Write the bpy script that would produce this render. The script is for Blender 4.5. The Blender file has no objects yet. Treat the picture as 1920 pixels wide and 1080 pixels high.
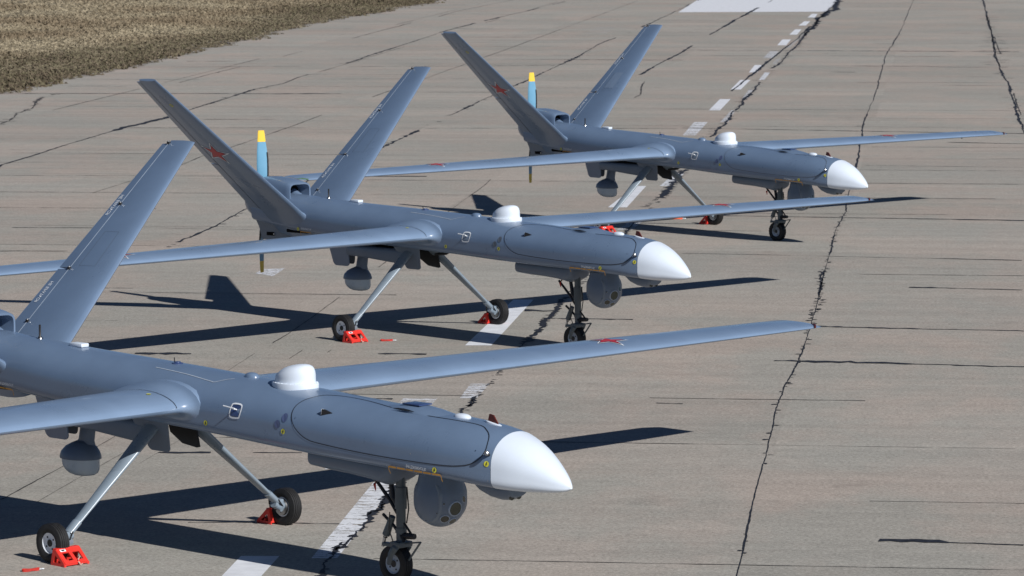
import bpy, bmesh, math, random
import numpy as np
from mathutils import Vector, Matrix
random.seed(7); rng = np.random.default_rng(7)
S = bpy.context.scene
COL = S.collection

# ---------------------------------------------------------------- camera
cam = bpy.data.objects.new('camera', bpy.data.cameras.new('camera')); COL.objects.link(cam)
cam.data.sensor_width = 36.0; cam.data.lens = 36.0*7278.5/1920; cam.data.clip_start = .5; cam.data.clip_end = 8000
cam.matrix_world = Matrix.Translation((0, 0, 5.702)) @ Matrix.Rotation(math.radians(90-5.885), 4, 'X') @ Matrix.Rotation(math.radians(-.095), 4, 'Z')
cam.data.dof.use_dof = True; cam.data.dof.focus_distance = 38; cam.data.dof.aperture_fstop = 9
S.camera = cam

# ---------------------------------------------------------------- light
SUN_AZ, SUN_EL = math.radians(308.5), math.radians(33.2)
w = bpy.data.worlds.new('World'); S.world = w; w.use_nodes = True
nt = w.node_tree; bg = nt.nodes['Background']
sky = nt.nodes.new('ShaderNodeTexSky'); sky.sky_type = 'NISHITA'; sky.sun_disc = False
sky.sun_elevation = SUN_EL; sky.sun_rotation = math.pi/2 - SUN_AZ; sky.altitude = 200; sky.air_density = .55; sky.dust_density = .05; sky.ozone_density = 5
nt.links.new(sky.outputs[0], bg.inputs[0]); bg.inputs[1].default_value = .05
sl = bpy.data.lights.new('sun', 'SUN'); sl.energy = 5.0; sl.angle = math.radians(.5); sl.color = (1, .975, .945)
so = bpy.data.objects.new('sun', sl); COL.objects.link(so)
sd = Vector((math.cos(SUN_AZ)*math.cos(SUN_EL), math.sin(SUN_AZ)*math.cos(SUN_EL), math.sin(SUN_EL)))
so.rotation_euler = sd.to_track_quat('Z', 'Y').to_euler(); so.location = sd*60
S.view_settings.view_transform = 'Standard'; S.view_settings.look = 'None'
S.view_settings.exposure = 0.05; S.view_settings.gamma = 1
S.render.engine = 'CYCLES'; S.cycles.max_bounces = 6

# ---------------------------------------------------------------- helpers
def tag(o, label=None, cat=None, group=None, kind=None):
    if label: o['label'] = label
    if cat: o['category'] = cat
    if group: o['group'] = group
    if kind: o['kind'] = kind
    return o
def mesh_obj(name, verts, faces, mat, parent=None, smooth=True, sharp=38, mats=None, fmat=None):
    me = bpy.data.meshes.new(name); me.from_pydata([tuple(v) for v in verts], [], [tuple(f) for f in faces]); me.update()
    for m in (mats or [mat]): me.materials.append(m)
    if fmat is not None: me.polygons.foreach_set('material_index', fmat)
    if smooth:
        me.polygons.foreach_set('use_smooth', [True]*len(me.polygons))
        try: me.set_sharp_from_angle(angle=math.radians(sharp))
        except Exception: pass
    o = bpy.data.objects.new(name, me); COL.objects.link(o)
    if parent is not None: o.parent = parent
    return o
class MB:
    """collects shapes, then links them as ONE mesh"""
    def __init__(s): s.v = []; s.f = []
    def add(s, vs, fs):
        n = len(s.v); s.v += [tuple(v) for v in vs]; s.f += [tuple(i+n for i in f) for f in fs]; return s
    def box(s, c, size, R=None, bevel=0):
        bm = bmesh.new(); bmesh.ops.create_cube(bm, size=1)
        bmesh.ops.scale(bm, vec=size, verts=bm.verts)
        if bevel: bmesh.ops.bevel(bm, geom=bm.edges[:], offset=bevel, segments=2, affect='EDGES', profile=.6)
        if R is not None: bmesh.ops.rotate(bm, cent=(0,0,0), matrix=R, verts=bm.verts)
        bmesh.ops.translate(bm, vec=c, verts=bm.verts); bm.verts.index_update()
        s.add([v.co[:] for v in bm.verts], [[v.index for v in f.verts] for f in bm.faces]); bm.free(); return s
    def loft(s, rings, cap0=True, cap1=True, closed=True):
        n = len(rings[0]); vs = [p for r in rings for p in r]; fs = []
        for i in range(len(rings)-1):
            for j in range(n if closed else n-1):
                a, b = i*n+j, i*n+(j+1) % n
                fs.append((a, b, b+n, a+n))
        if cap0: fs.append(tuple(reversed(range(n))))
        if cap1: fs.append(tuple(range((len(rings)-1)*n, len(rings)*n)))
        return s.add(vs, fs)
    def tube(s, pts, rad, n=12, flat=1.0, up=None):
        """round (or flattened) bar through pts; rad is one radius or one per point"""
        pts = [Vector(p) for p in pts]; rad = rad if isinstance(rad, (list, tuple)) else [rad]*len(pts)
        rings = []
        for i, p in enumerate(pts):
            t = (pts[min(i+1, len(pts)-1)]-pts[max(i-1, 0)]).normalized()
            u = Vector(up) if up else (Vector((0,0,1)) if abs(t.z) < .9 else Vector((1,0,0)))
            a = (u - t*u.dot(t)).normalized(); b = t.cross(a)
            rings.append([p + a*(rad[i]*math.cos(2*math.pi*k/n)) + b*(rad[i]*flat*math.sin(2*math.pi*k/n)) for k in range(n)])
        return s.loft(rings)
    def lathe(s, c, axis, prof, n=32, caps=True):
        """prof: (distance along axis, radius)"""
        c = Vector(c); ax = Vector(axis).normalized(); a = ax.orthogonal().normalized(); b = ax.cross(a)
        rings = [[c + ax*h + (a*math.cos(2*math.pi*k/n)+b*math.sin(2*math.pi*k/n))*max(r, 1e-4) for k in range(n)] for h, r in prof]
        return s.loft(rings, caps, caps)
    def plate(s, poly, normal, th):
        """flat outline with thickness"""
        nrm = Vector(normal).normalized()*th/2; n = len(poly)
        vs = [Vector(p)-nrm for p in poly]+[Vector(p)+nrm for p in poly]
        return s.add(vs, [tuple(reversed(range(n))), tuple(range(n, 2*n))]+[(i, (i+1) % n, (i+1) % n+n, i+n) for i in range(n)])
    def build(s, name, mat, parent=None, smooth=True, sharp=38): return mesh_obj(name, s.v, s.f, mat, parent, smooth, sharp)

# ---------------------------------------------------------------- materials
def nodes(name):
    m = bpy.data.materials.new(name); m.use_nodes = True
    return m, m.node_tree, m.node_tree.nodes['Principled BSDF']
def N(t, typ, **kw):
    n = t.nodes.new(typ)
    for k, v in kw.items():
        if k in n.inputs.keys() if isinstance(k, str) and k[0].isupper() else False: n.inputs[k].default_value = v
        else: setattr(n, k, v)
    return n
def plain(name, col, rough=.5, metal=0, spec=.5, var=.06, scale=6, coat=0, bump=0):
    """paint, rubber or metal with a little real-world unevenness"""
    m, t, b = nodes(name)
    tc = N(t, 'ShaderNodeTexCoord'); nz = N(t, 'ShaderNodeTexNoise', Scale=scale, Detail=6.0, Roughness=.6)
    t.links.new(tc.outputs['Object'], nz.inputs['Vector'])
    r = N(t, 'ShaderNodeMapRange'); r.inputs[1].default_value = .3; r.inputs[2].default_value = .7
    r.inputs[3].default_value = 1-var; r.inputs[4].default_value = 1+var
    t.links.new(nz.outputs[0], r.inputs[0])
    mx = N(t, 'ShaderNodeVectorMath', operation='SCALE'); mx.inputs[0].default_value = col
    t.links.new(r.outputs[0], mx.inputs['Scale']); t.links.new(mx.outputs[0], b.inputs['Base Color'])
    rr = N(t, 'ShaderNodeMapRange'); rr.inputs[1].default_value = .3; rr.inputs[2].default_value = .7
    rr.inputs[3].default_value = max(.02, rough-.05); rr.inputs[4].default_value = rough+.07
    t.links.new(nz.outputs[0], rr.inputs[0]); t.links.new(rr.outputs[0], b.inputs['Roughness'])
    b.inputs['Metallic'].default_value = metal; b.inputs['Specular IOR Level'].default_value = spec
    b.inputs['Coat Weight'].default_value = coat
    if bump:
        n2 = N(t, 'ShaderNodeTexNoise', Scale=scale*30, Detail=3.0); t.links.new(tc.outputs['Object'], n2.inputs['Vector'])
        bp = N(t, 'ShaderNodeBump', Strength=bump, Distance=.002); t.links.new(n2.outputs[0], bp.inputs['Height']); t.links.new(bp.outputs[0], b.inputs['Normal'])
    return m
M = dict(
    grey=plain('grey blue aircraft paint', (.132, .192, .290), .30, coat=.25, spec=.55, var=.07, scale=2.2),
    wing=plain('aircraft paint with painted sheen', (.170, .243, .358), .30, coat=.25, spec=.55, var=.06, scale=2.0),  # body paint lightened, with the wings' sky sheen put into the colour
    palegrey=plain('patched paint', (.155, .215, .31), .4),
    grey3=plain('turret grey', (.16, .20, .25), .4, var=.05),
    grey2=plain('darker grey paint', (.13, .17, .23), .42, var=.06),
    gear=plain('gear paint', (.21, .26, .31), .28, spec=.7, var=.06),
    nose=plain('nose gear paint', (.085, .105, .115), .42, var=.15, scale=14),
    white=plain('white radome paint', (.63, .70, .79), .42, var=.015),
    milky=plain('milky dome', (.50, .57, .62), .3, var=.03),
    black=plain('black plastic', (.012, .012, .014), .45, var=.1),
    dark=plain('dark void', (.004, .004, .005), .8, spec=.1),
    rubber=plain('tyre rubber', (.016, .016, .017), .62, spec=.35, var=.25, scale=18, bump=.3),
    rim=plain('rim paint', (.74, .78, .84), .4, var=.08),
    steel=plain('bare steel', (.45, .46, .47), .28, metal=1, var=.1),
    blade=plain('blue propeller paint', (.13, .32, .47), .42, var=.03),
    yellow=plain('yellow tip paint', (.80, .54, .05), .45, var=.03),
    glass=plain('lens glass', (.012, .016, .012), .08, spec=.8, var=.3),
    glassg=plain('lens with green coating', (.022, .030, .018), .10, spec=.8, var=.2, scale=20),
    maroon=plain('dark red antenna', (.09, .012, .008), .4, var=.1),
    red=plain('red chock plastic', (.64, .032, .022), .45, var=.06, scale=12),
    redcloth=plain('red tag cloth', (.42, .022, .015), .75, var=.2, scale=30),
    orangecloth=plain('orange tag cloth', (.62, .09, .03), .75, var=.2, scale=30),
    rope=plain('rope', (.55, .38, .33), .8, var=.3, scale=60),
    pwhite=plain('white stencil', (.72, .76, .80), .5, var=.1, scale=25),
    pale=plain('pale worn line', (.36, .42, .50), .5, var=.15, scale=12),
    line=plain('panel gap', (.018, .022, .030), .5, var=.1),
    dline=plain('soft panel gap', (.085, .105, .135), .5, var=.1),
    starred=plain('star red', (.42, .025, .035), .45, var=.05),
    starblue=plain('star dark edge', (.03, .028, .09), .45, var=.05),
    yel=plain('yellow mark', (.62, .60, .05), .5, var=.1, scale=20),
    orange=plain('orange mark', (.40, .20, .035), .55, var=.2, scale=15),
    bluedot=plain('blue grey port cover', (.075, .10, .20), .4, var=.06),
    bluewin=plain('blue access window', (.035, .06, .15), .25, var=.1),
    green=plain('green lamp', (.10, .18, .11), .2, var=.1),
)

# ---------------------------------------------------------------- drone (x forward, y to port, z up; origin under the nose wheel)
BX=[-5.95,-5.6,-5.2,-4.7,-4.0,-3.0,-2.4,-1.8,-1.16,-0.3,0.3,0.7,1.1,1.35,1.43,1.52,1.61,1.70,1.79,1.87,1.925,1.95]
BW=[.235,.27,.30,.33,.365,.395,.405,.41,.41,.41,.405,.39,.35,.30,.279,.250,.214,.172,.126,.078,.036,.012]
BT=[1.70,1.70,1.69,1.665,1.63,1.60,1.58,1.557,1.53,1.49,1.465,1.45,1.425,1.388,1.362,1.325,1.279,1.222,1.158,1.093,1.042,1.01]
BB=[1.33,1.29,1.255,1.215,1.17,1.13,1.11,1.09,1.06,1.03,1.013,1.0,.975,.955,.95,.947,.946,.948,.953,.962,.974,.988]
def lerp(xs, ys, x):
    if x <= xs[0]: return ys[0]
    for i in range(1, len(xs)):
        if x <= xs[i]:
            t = (x-xs[i-1])/(xs[i]-xs[i-1]); return ys[i-1]+t*(ys[i]-ys[i-1])
    return ys[-1]
def smooth_lerp(xs, ys, x):
    """monotone cubic through the stations"""
    if x <= xs[0]: return ys[0]
    if x >= xs[-1]: return ys[-1]
    n = len(xs); d = [(ys[i+1]-ys[i])/(xs[i+1]-xs[i]) for i in range(n-1)]
    m = [d[0]]+[0 if d[i-1]*d[i] <= 0 else 2*d[i-1]*d[i]/(d[i-1]+d[i]) for i in range(1, n-1)]+[d[-1]]
    i = max(k for k in range(n-1) if xs[k] <= x); h = xs[i+1]-xs[i]; t = (x-xs[i])/h
    return ((1+2*t)*(1-t)**2*ys[i] + t*(1-t)**2*h*m[i] + t*t*(3-2*t)*ys[i+1] + t*t*(t-1)*h*m[i+1])
def bpar(x):
    w_, t, b = smooth_lerp(BX, BW, x), smooth_lerp(BX, BT, x), smooth_lerp(BX, BB, x)
    return w_, t, b, b+.40*(t-b)
def by(x, z):
    w_, t, b, s = bpar(x)
    if z <= s: return w_
    q = min(1, (z-s)/(t-s)); return w_*math.sqrt(max(0, 1-q**2.15))
def btop(x, y):
    w_, t, b, s = bpar(x); q = min(1, abs(y)/w_)
    return s+(t-s)*(1-q*q)**(1/2.15)
def ring(x, grow=0):
    w_, t, b, s = bpar(x); w_ += grow; t += grow; b -= grow
    rc = min(.075, w_*.45, (s-b)*.6); half = []
    for k in range(5): half.append((k/5*(w_-rc), b - .035*math.cos(k/5*math.pi/2)*(w_/.4)))     # belly
    for k in range(6):
        a = math.pi/2*k/5; half.append((w_-rc+rc*math.sin(a), b+rc-rc*math.cos(a)))
    for k in range(1, 4): half.append((w_, b+rc+(s-b-rc)*k/3))
    for k in range(1, 17):
        a = math.pi/2*k/16; half.append((w_*math.cos(a)**(1), s+(t-s)*math.sin(a)**(2/2.15)))
    return [(x, -y, z) for y, z in half] + [(x, y, z) for y, z in reversed(half[1:-1])]
def xs_between(a, b, step=.09):
    n = max(2, int(math.ceil((b-a)/step))); return [a+(b-a)*i/n for i in range(n+1)]
def surf(x, z, side=-1, off=.003):
    """point on the fuselage skin"""
    y = by(x, z); e = 1e-3
    dz = (by(x, z+e)-by(x, z-e))/(2*e); dx = (by(x+e, z)-by(x-e, z))/(2*e)
    n = Vector((-dx, 1, -dz)).normalized()
    p = Vector((x, y, z))+n*off
    return Vector((p.x, p.y*side, p.z)), Vector((n.x, n.y*side, n.z))
def ribbon(pts, nrms, width, closed=False):
    v = []; f = []; n = len(pts)
    for i in range(n):
        a = pts[(i-1) % n] if closed or i > 0 else pts[i]; b = pts[(i+1) % n] if closed or i < n-1 else pts[i]
        t = (b-a).normalized(); s = t.cross(nrms[i]).normalized()*width/2
        v += [pts[i]-s, pts[i]+s]
    for i in range(n if closed else n-1):
        j = (i+1) % n; f.append((2*i, 2*i+1, 2*j+1, 2*j))
    return v, f
def skin_line(mb, xz, width, closed=False, off=.003, sub=8, side=-1):
    q = []
    m = len(xz)
    for i in range(m if closed else m-1):
        p0, p1, p2, p3 = xz[(i-1) % m if closed else max(i-1, 0)], xz[i], xz[(i+1) % m], xz[(i+2) % m if closed else min(i+2, m-1)]
        for k in range(sub):
            t = k/sub
            q.append(tuple(.5*((2*p1[c])+(-p0[c]+p2[c])*t+(2*p0[c]-5*p1[c]+4*p2[c]-p3[c])*t*t+(-p0[c]+3*p1[c]-3*p2[c]+p3[c])*t**3) for c in (0, 1)))
    if not closed: q.append(xz[-1])
    P = [surf(x, z, side, off) for x, z in q]
    mb.add(*ribbon([p for p, _ in P], [n for _, n in P], width, closed)); return mb
def skin_disc(mb, x, z, r, rin=0, side=-1, off=.004, n=20, sx=1):
    P = []
    for k in range(n):
        a = 2*math.pi*k/n; P.append(surf(x+r*sx*math.cos(a), z+r*math.sin(a), side, off)[0])
    if rin:
        Q = [surf(x+rin*sx*math.cos(2*math.pi*k/n), z+rin*math.sin(2*math.pi*k/n), side, off)[0] for k in range(n)]
        mb.add(P+Q, [(k, (k+1) % n, (k+1) % n+n, k+n) for k in range(n)])
    else: mb.add(P, [tuple(range(n))])
    return mb
FONT = None
def text_mesh(body, size):
    """flat letters as (verts, faces) in x,y"""
    cu = bpy.data.curves.new('t', 'FONT'); cu.body = body; cu.size = size; cu.resolution_u = 2; cu.offset = size*.004
    o = bpy.data.objects.new('t', cu); COL.objects.link(o)
    dg = bpy.context.evaluated_depsgraph_get(); me = o.evaluated_get(dg).to_mesh()
    v = [tuple(p.co) for p in me.vertices]; f = [tuple(p.vertices) for p in me.polygons]
    o.evaluated_get(dg).to_mesh_clear(); bpy.data.objects.remove(o); bpy.data.curves.remove(cu)
    return v, f
def text_on(name, body, size, o0, ex, ey, mat, parent, stretch=1, fn=None):
    v, f = text_mesh(body, size)
    return mesh_obj(name, [fn(p[0]*stretch, p[1]) if fn else o0+ex*(p[0]*stretch)+ey*p[1] for p in v], f, mat, parent, False)

def foil(c0, c1, n=14):
    """closed airfoil outline (chord 0..1, thickness 1) between chord fractions c0 and c1: upper aft -> nose -> lower aft"""
    def th(c): return 5*(.2969*math.sqrt(max(c, 0))-.1260*c-.3516*c*c+.2843*c**3-.1036*c**4)
    cs = [c0+(c1-c0)*(1-math.cos(math.pi*k/n))/2 for k in range(n+1)] if c0 == 0 else [c0+(c1-c0)*k/n for k in range(n+1)]
    up = [(c, th(c)) for c in reversed(cs)]; lo = [(c, -th(c)) for c in (cs[1:] if c0 == 0 else cs)]
    return up+lo
def foil_ring(le, te, nrm, th, c0=0, c1=1, camber=.02, n=14):
    le, te, nrm = Vector(le), Vector(te), Vector(nrm).normalized(); ch = (te-le).length
    return [le+(te-le)*c + nrm*(t*th*ch+camber*ch*math.sin(math.pi*c)) for c, t in foil(c0, c1, n)]
def star_pts(r, k=.40): return [((r if i % 2 == 0 else r*k)*math.cos(math.pi*i/5), (r if i % 2 == 0 else r*k)*math.sin(math.pi*i/5)) for i in range(10)]
def star_on(parent, place, r):
    """three flat layers: white rim, dark edge, red star; place(u, v, lift) -> point"""
    out = None
    for rad, mat, lift, nm in ((r, M['pwhite'], .003, 'star_emblem'), (r*.86, M['starblue'], .0045, 'star_edge'), (r*.74, M['starred'], .006, 'star_centre')):
        pts = star_pts(rad); vs = []; fs = []
        vs.append(place(0, 0, lift)); 
        sub = 5
        for i in range(10):
            a, b = pts[i], pts[(i+1) % 10]
            base = len(vs)
            for p in range(1, sub+1):
                for q in range(p+1):
                    u = (a[0]*(p-q)+b[0]*q)/sub; v_ = (a[1]*(p-q)+b[1]*q)/sub; vs.append(place(u, v_, lift))
            idx = lambda p, q: 0 if p == 0 else base+(p*(p+1)//2-1)+q
            for p in range(sub):
                for q in range(p+1):
                    fs.append((idx(p, q), idx(p+1, q), idx(p+1, q+1)))
                    if q < p: fs.append((idx(p, q), idx(p+1, q+1), idx(p, q+1)))
        o = mesh_obj(nm, vs, fs, mat, parent if out is None else parent, False); out = out or o
    return out

WY = [.345, .375, .395, .405, .412, .42, .43, .445, .465, .49, .52, .56, .75, 1.1, 1.8, 3, 5.5, 7.6, 7.98, 8.10, 8.14]
def wing_line(y):
    """leading edge x, chord, height, thickness ratio; a round fillet flares the root into the body"""
    ch = .985-.059*(y-.5); le = -2.10-.0125*(y-.5); zz = 1.322-.003*(y-.5); th = .148-.004*y+.030*math.exp(-max(0, y-.52)/.7)
    if y < .56:
        r = .15; d = max(0, y-.405); e = r*(1-math.sqrt(max(0, 1-((r-d)/r)**2))) if d < r else 0
        e = min(e, .125); t0 = th*ch; ch += 1.25*e; le += e*.95; th = (t0+1.15*e)/ch
    if y > 7.9: k = (y-7.9)/.24; ch *= 1-.22*k**2.5; th *= max(.12, 1-.88*k*k)
    return le, ch, zz, th
def wing_sec(y, s, c0=0, c1=1):
    le, ch, zz, th = wing_line(y)
    return foil_ring((le, s*y, zz-.022), (le-ch, s*y, zz+.028*ch), (0, 0, 1), th, c0, c1, .028)
def wing_top(x, y, lift=.003):
    le, ch, zz, th = wing_line(abs(y)); c = min(1, max(0, (le-x)/ch))
    t = 5*(.2969*math.sqrt(c)-.1260*c-.3516*c*c+.2843*c**3-.1036*c**4)*th*ch+.028*ch*math.sin(math.pi*c)
    return Vector((x, y, zz-.022+(.022+.028*ch)*c+t+lift))
TR, TT = Vector((-4.72, .30, 1.42)), Vector((-5.21, 2.40, 3.29))        # tail leading edge, root and tip
def tail_line(t):
    le = TR.lerp(TT, t); te_x = -5.74+(.10)*t
    return le, Vector((te_x, le.y, le.z))
def tail_frame(s):
    d = (TT-TR); up = Vector((0, s*d.y, d.z)).normalized()
    return Vector((0, -s*d.z, d.y)).normalized()                        # normal to the inboard (upper) face
def tail_sec(t, s, c0, c1, th):
    le, te = tail_line(t); n_ = tail_frame(s)
    return foil_ring((le.x, s*le.y, le.z), (te.x, s*te.y, te.z), n_, th, c0, c1, 0, 12)
def tail_pt(t, c, s, face, lift):
    """face +1 inboard/upper, -1 outboard/lower"""
    le, te = tail_line(t); ch = (te-le).length
    th = 5*(.2969*math.sqrt(c)-.1260*c-.3516*c*c+.2843*c**3-.1036*c**4)*.11*ch
    p = le.lerp(te, c); return Vector((p.x, s*p.y, p.z))+tail_frame(s)*(face*(th+lift))

def wheel(parent, c, r, wd, outer, mat_rim='rim'):
    """tyre with grooves and a dished rim; outer = +1/-1 side of the visible face"""
    c = Vector(c); root = MB()
    h = wd/2
    prof = [(-h*.62, r*.50), (-h*.80, r*.56), (-h*1.0, r*.70), (-h*1.0, r*.80), (-h*.86, r*.93)]
    g = []
    for i in range(5):
        a = -h*.70+i*h*.35; rr = r*(1-.035*(abs(a)/h)**2)
        g += [(a-h*.13, rr), (a+h*.13, rr), (a+h*.15, rr-.004), (a+h*.21, rr-.004)]
    prof += g[:-2]+[(h*.86, r*.93), (h*1.0, r*.80), (h*1.0, r*.70), (h*.80, r*.56), (h*.62, r*.50)]
    root.lathe(c, (0, 1, 0), [(0, r*.47)]+prof+[(0, r*.47)], 48, False); wh = root.build('wheel', M['rubber'], parent, sharp=50)
    q = MB(); o = outer
    q.lathe(c, (0, o, 0), [(-h*.70, r*.30), (-h*.74, r*.53), (-h*.60, r*.54), (-h*.3, r*.44), (h*.3, r*.44), (h*.60, r*.545), (h*.74, r*.53), (h*.70, r*.50), (h*.56, r*.45), (h*.50, r*.26), (h*.56, r*.22), (h*.56, .001)], 40)
    q.build('rim', M[mat_rim], wh, sharp=30)
    d = MB(); d.lathe(c+Vector((0, o*h*.56, 0)), (0, o, 0), [(0, r*.19), (.003, r*.19), (.003, .001)], 20)
    for k in range(4):
        a = k*math.pi/2+.6; d.lathe(c+Vector((r*.33*math.cos(a), o*h*.50, r*.35*math.sin(a))), (0, o, 0), [(0, r*.05), (.005, r*.05), (.005, .001)], 8)
    d.build('hub_cap', M['black'], wh)
    return wh

def make_drone():
    root = bpy.data.objects.new('drone', None); COL.objects.link(root); root.empty_display_size = .5
    # ---- fuselage
    mb = MB(); mb.loft([ring(x) for x in xs_between(-5.93, 1.352)]); body = mb.build('fuselage', M['grey'], root)
    mb = MB(); mb.loft([ring(x, .0015) for x in [1.356]+[1.36+.59*(1-(1-i/16)**1.6) for i in range(1, 17)]], cap0=True); mb.build('nose_cone', M['white'], root)
    mb = MB(); mb.loft([ring(x, -.004) for x in (1.345, 1.36)]); mb.build('nose_joint', M['line'], root)
    # hatch outline and other marks on the near skin (and mirrored on the far one)
    hatch = [(-.5,1.150),(-.66,1.172),(-.77,1.225),(-.845,1.30),(-.882,1.38),(-.876,1.44),(-.82,1.482),(-.70,1.502),(-.3,1.488),(.3,1.452),(.8,1.434),(1.05,1.418),(1.16,1.395),(1.235,1.36),(1.272,1.31),(1.283,1.25),(1.245,1.19),(1.18,1.148),(1.08,1.122),(.90,1.108),(.49,1.110),(0,1.122)]
    for s in (-1, 1): skin_line(MB(), hatch, .008, True, sub=8, side=s).build('hatch_seam', M['line'], body, False)
    mb = MB(); skin_line(mb, [(-2.82,1.566),(-2.4,1.545),(-2.05,1.518),(-1.99,1.514),(-1.91,1.535),(-1.85,1.545)], .010); mb.build('walkway_line', M['pale'], body, False)
    # access window: white rounded outline, blue pane, small sensor rod
    skin_line(MB(), [(-1.60,1.355),(-1.585,1.379),(-1.50,1.379),(-1.475,1.355),(-1.485,1.29),(-1.505,1.268),(-1.59,1.268),(-1.61,1.29)], .014, True, off=.0042).build('window_outline', M['pwhite'], body, False)
    mb = MB(); P = [surf(x, z, -1, .0034)[0] for x, z in [(-1.59,1.37),(-1.49,1.37),(-1.49,1.32),(-1.495,1.28),(-1.60,1.28),(-1.597,1.32)]]; mb.add(P, [tuple(range(6))]); mb.build('access_window', M['bluewin'], body, False)
    p, n_ = surf(-1.53, 1.335); rod = MB().tube([p, p+n_*.05, p+n_*.055+Vector((-.005, 0, .004))], .006, 8)
    rod.tube([p+n_*.055+Vector((.03, 0, 0)), p+n_*.055+Vector((-.11, 0, .012))], .006, 8); rod.build('sensor_rod', M['pwhite'], body)
    for x, z in ((-1.018, 1.262), (-.941, 1.322)): skin_disc(MB(), x, z, .036, off=.003, sx=.9).build('port_cover', M['bluedot'], body, False)
    for x, z in ((-.946,1.208), (-1.914,1.188), (1.317,1.155), (.808,1.062), (-4.875, 1.262)):
        mb = MB(); skin_disc(mb, x, z, .023, .009 if x != 1.317 else .001); yd = mb.build('warning_disc', M['yel'], body, False)
        mb = MB(); skin_line(mb, [(x-.004, z-.017), (x+.004, z+.017)], .006, off=.0052, sub=2); skin_disc(mb, x, z, .007, off=.0052, n=8); mb.build('warning_symbol', M['line'], body, False)
    for x0, x1, z0, z1, nb in ((.30, .875, 1.043, 1.026, 6), (-4.83, -4.60, 1.232, 1.226, 2)):
        mb = MB()
        for k in range(nb):
            a, b = (k+.04)/nb, (k+.94)/nb; skin_line(mb, [(x0+(x1-x0)*a, z0+(z1-z0)*a), (x0+(x1-x0)*b, z0+(z1-z0)*b)], .014, sub=3)
        skin_line(mb, [(x0+.004, z0), (x0+.012, z0-.03), (x0+.03, z0-.055)], .008, sub=3); skin_line(mb, [(x1, z1), (x1+.008, z1-.03), (x1+.018, z1-.05)], .008, sub=3)
        mb.build('orange_marking', M['orange'], body, False)
    text_on('stencil_text', 'ЗНА ДОКЕМЕНТА ВТ', .032, 0, 0, 0, M['pwhite'], body, 1, lambda u, v_: surf(.50+u*.68, 1.056-u*.04+v_, -1, .004)[0])
    text_on('stencil_text', 'ЗНА ДОКЕМЕНТА ВТ', .032, 0, 0, 0, M['pwhite'], body, 1, lambda u, v_: surf(-4.81+u*.68, 1.262-u*.02+v_, -1, .004)[0])
    # triangular fairing, skin screws
    p, n_ = surf(-.52, 1.395); a = surf(-.545, 1.372)[0]; b = surf(-.545, 1.418)[0]; c = surf(-.44, 1.398)[0]
    MB().add([a, b, c, (a+b)/2+n_*.042+Vector((.012, 0, 0))], [(0, 2, 1), (0, 1, 3), (1, 2, 3), (2, 0, 3)]).build('small_fairing', M['black'], body, False)
    MB().add([a+n_*.001-Vector((.002,0,0)), b+n_*.001-Vector((.002,0,0)), (a+b)/2+n_*.044+Vector((.008, 0, 0))], [(0, 1, 2), (2, 1, 0)]).build('fairing_edge', M['pwhite'], body, False)
    for x, z in ((1.2,1.25),(-.82,1.33),(1.33,1.02),(.55,1.17)): skin_disc(MB(), x, z, .005, off=.003, n=6).build('screw', M['steel'], body, False)
    p, n_ = surf(1.325, 1.225); mb = MB(); mb.tube([p-n_*.01, p+n_*.05], [.012, .014], 10); mb.build('probe_mount', M['black'], body)
    d = (n_+Vector((.9, 0, 0))).normalized(); MB().lathe(p+n_*.045, d, [(-.03, .014), (.02, .021), (.032, .020), (.032, .001)], 16).build('side_camera', M['black'], body)
    MB().lathe(p+n_*.045+d*.033, d, [(0, .012), (.003, .001)], 14).build('side_lens', M['steel'], body)
    # ---- top of the fuselage
    def top(x, y=0, off=0): return Vector((x, y, btop(x, y)+off))
    mb = MB(); n = 40; rings = []
    def dome_ring(k, z, xs=0): return [(-1.235+xs+.212*k*math.cos(a)*(1 if math.cos(a) > 0 else 1.0), .160*k*math.sin(a), z) for a in [2*math.pi*i/n for i in range(n)]]
    for k, z, xs in ((1.06, 1.50, 0), (1.07, 1.552, 0), (1.05, 1.560, 0), (.95, 1.563, 0), (.93, 1.575, 0), (.925, 1.60, .001), (.915, 1.630, .002), (.885, 1.655, .005), (.82, 1.680, .010), (.72, 1.699, .016), (.58, 1.714, .022), (.40, 1.724, .026), (.20, 1.729, .028), (.05, 1.7305, .028)): 
        tilt = .045*max(0, min(1, (z-1.58)/.1)); rings.append([(x, y, zz+tilt*((x+1.235)/.245-.55)*.9) for x, y, zz in dome_ring(k, z, xs)])
    dm = MB().loft(rings)
    mb = dm
    for i in range(28):
        a = 2*math.pi*i/28; mb.lathe((-1.235+.212*1.0*math.cos(a), .160*1.0*math.sin(a), 1.5605), (0, 0, 1), [(0, .006), (.004, .005), (.004, .0005)], 6)
    mb.build('antenna_dome', M['white'], root)
    MB().loft([[(-1.78+.075*k*math.cos(a), .055*k*math.sin(a), z) for a in [2*math.pi*i/20 for i in range(20)]] for k, z in ((1.05, 1.54), (1, 1.562), (.8, 1.582), (.45, 1.592), (.1, 1.595))]).build('small_blister', M['grey'], root)
    # air outlet blister ahead of the hatch
    rr = []
    for x, hh, ww in ((-.12, .0, .05), (.02, .018, .11), (.16, .036, .15), (.30, .040, .155), (.44, .028, .15), (.58, .010, .12), (.68, 0, .05)):
        rr.append([(x, ww*math.cos(a), btop(x, ww*math.cos(a))-.008+hh*math.sin(a)**.8*1.15 if math.sin(a) > 0 else btop(x, ww*math.cos(a))-.02) for a in [math.pi*i/14 for i in range(15)]])
    MB().loft(rr, closed=False, cap0=False, cap1=False).build('air_blister', M['grey'], root)
    mb = MB(); sl_ = [(x, -.150, btop(x, .15)+.020+.004*math.sin((x-.1)*12)) for x in (.10, .16, .22, .28, .34)]
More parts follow.
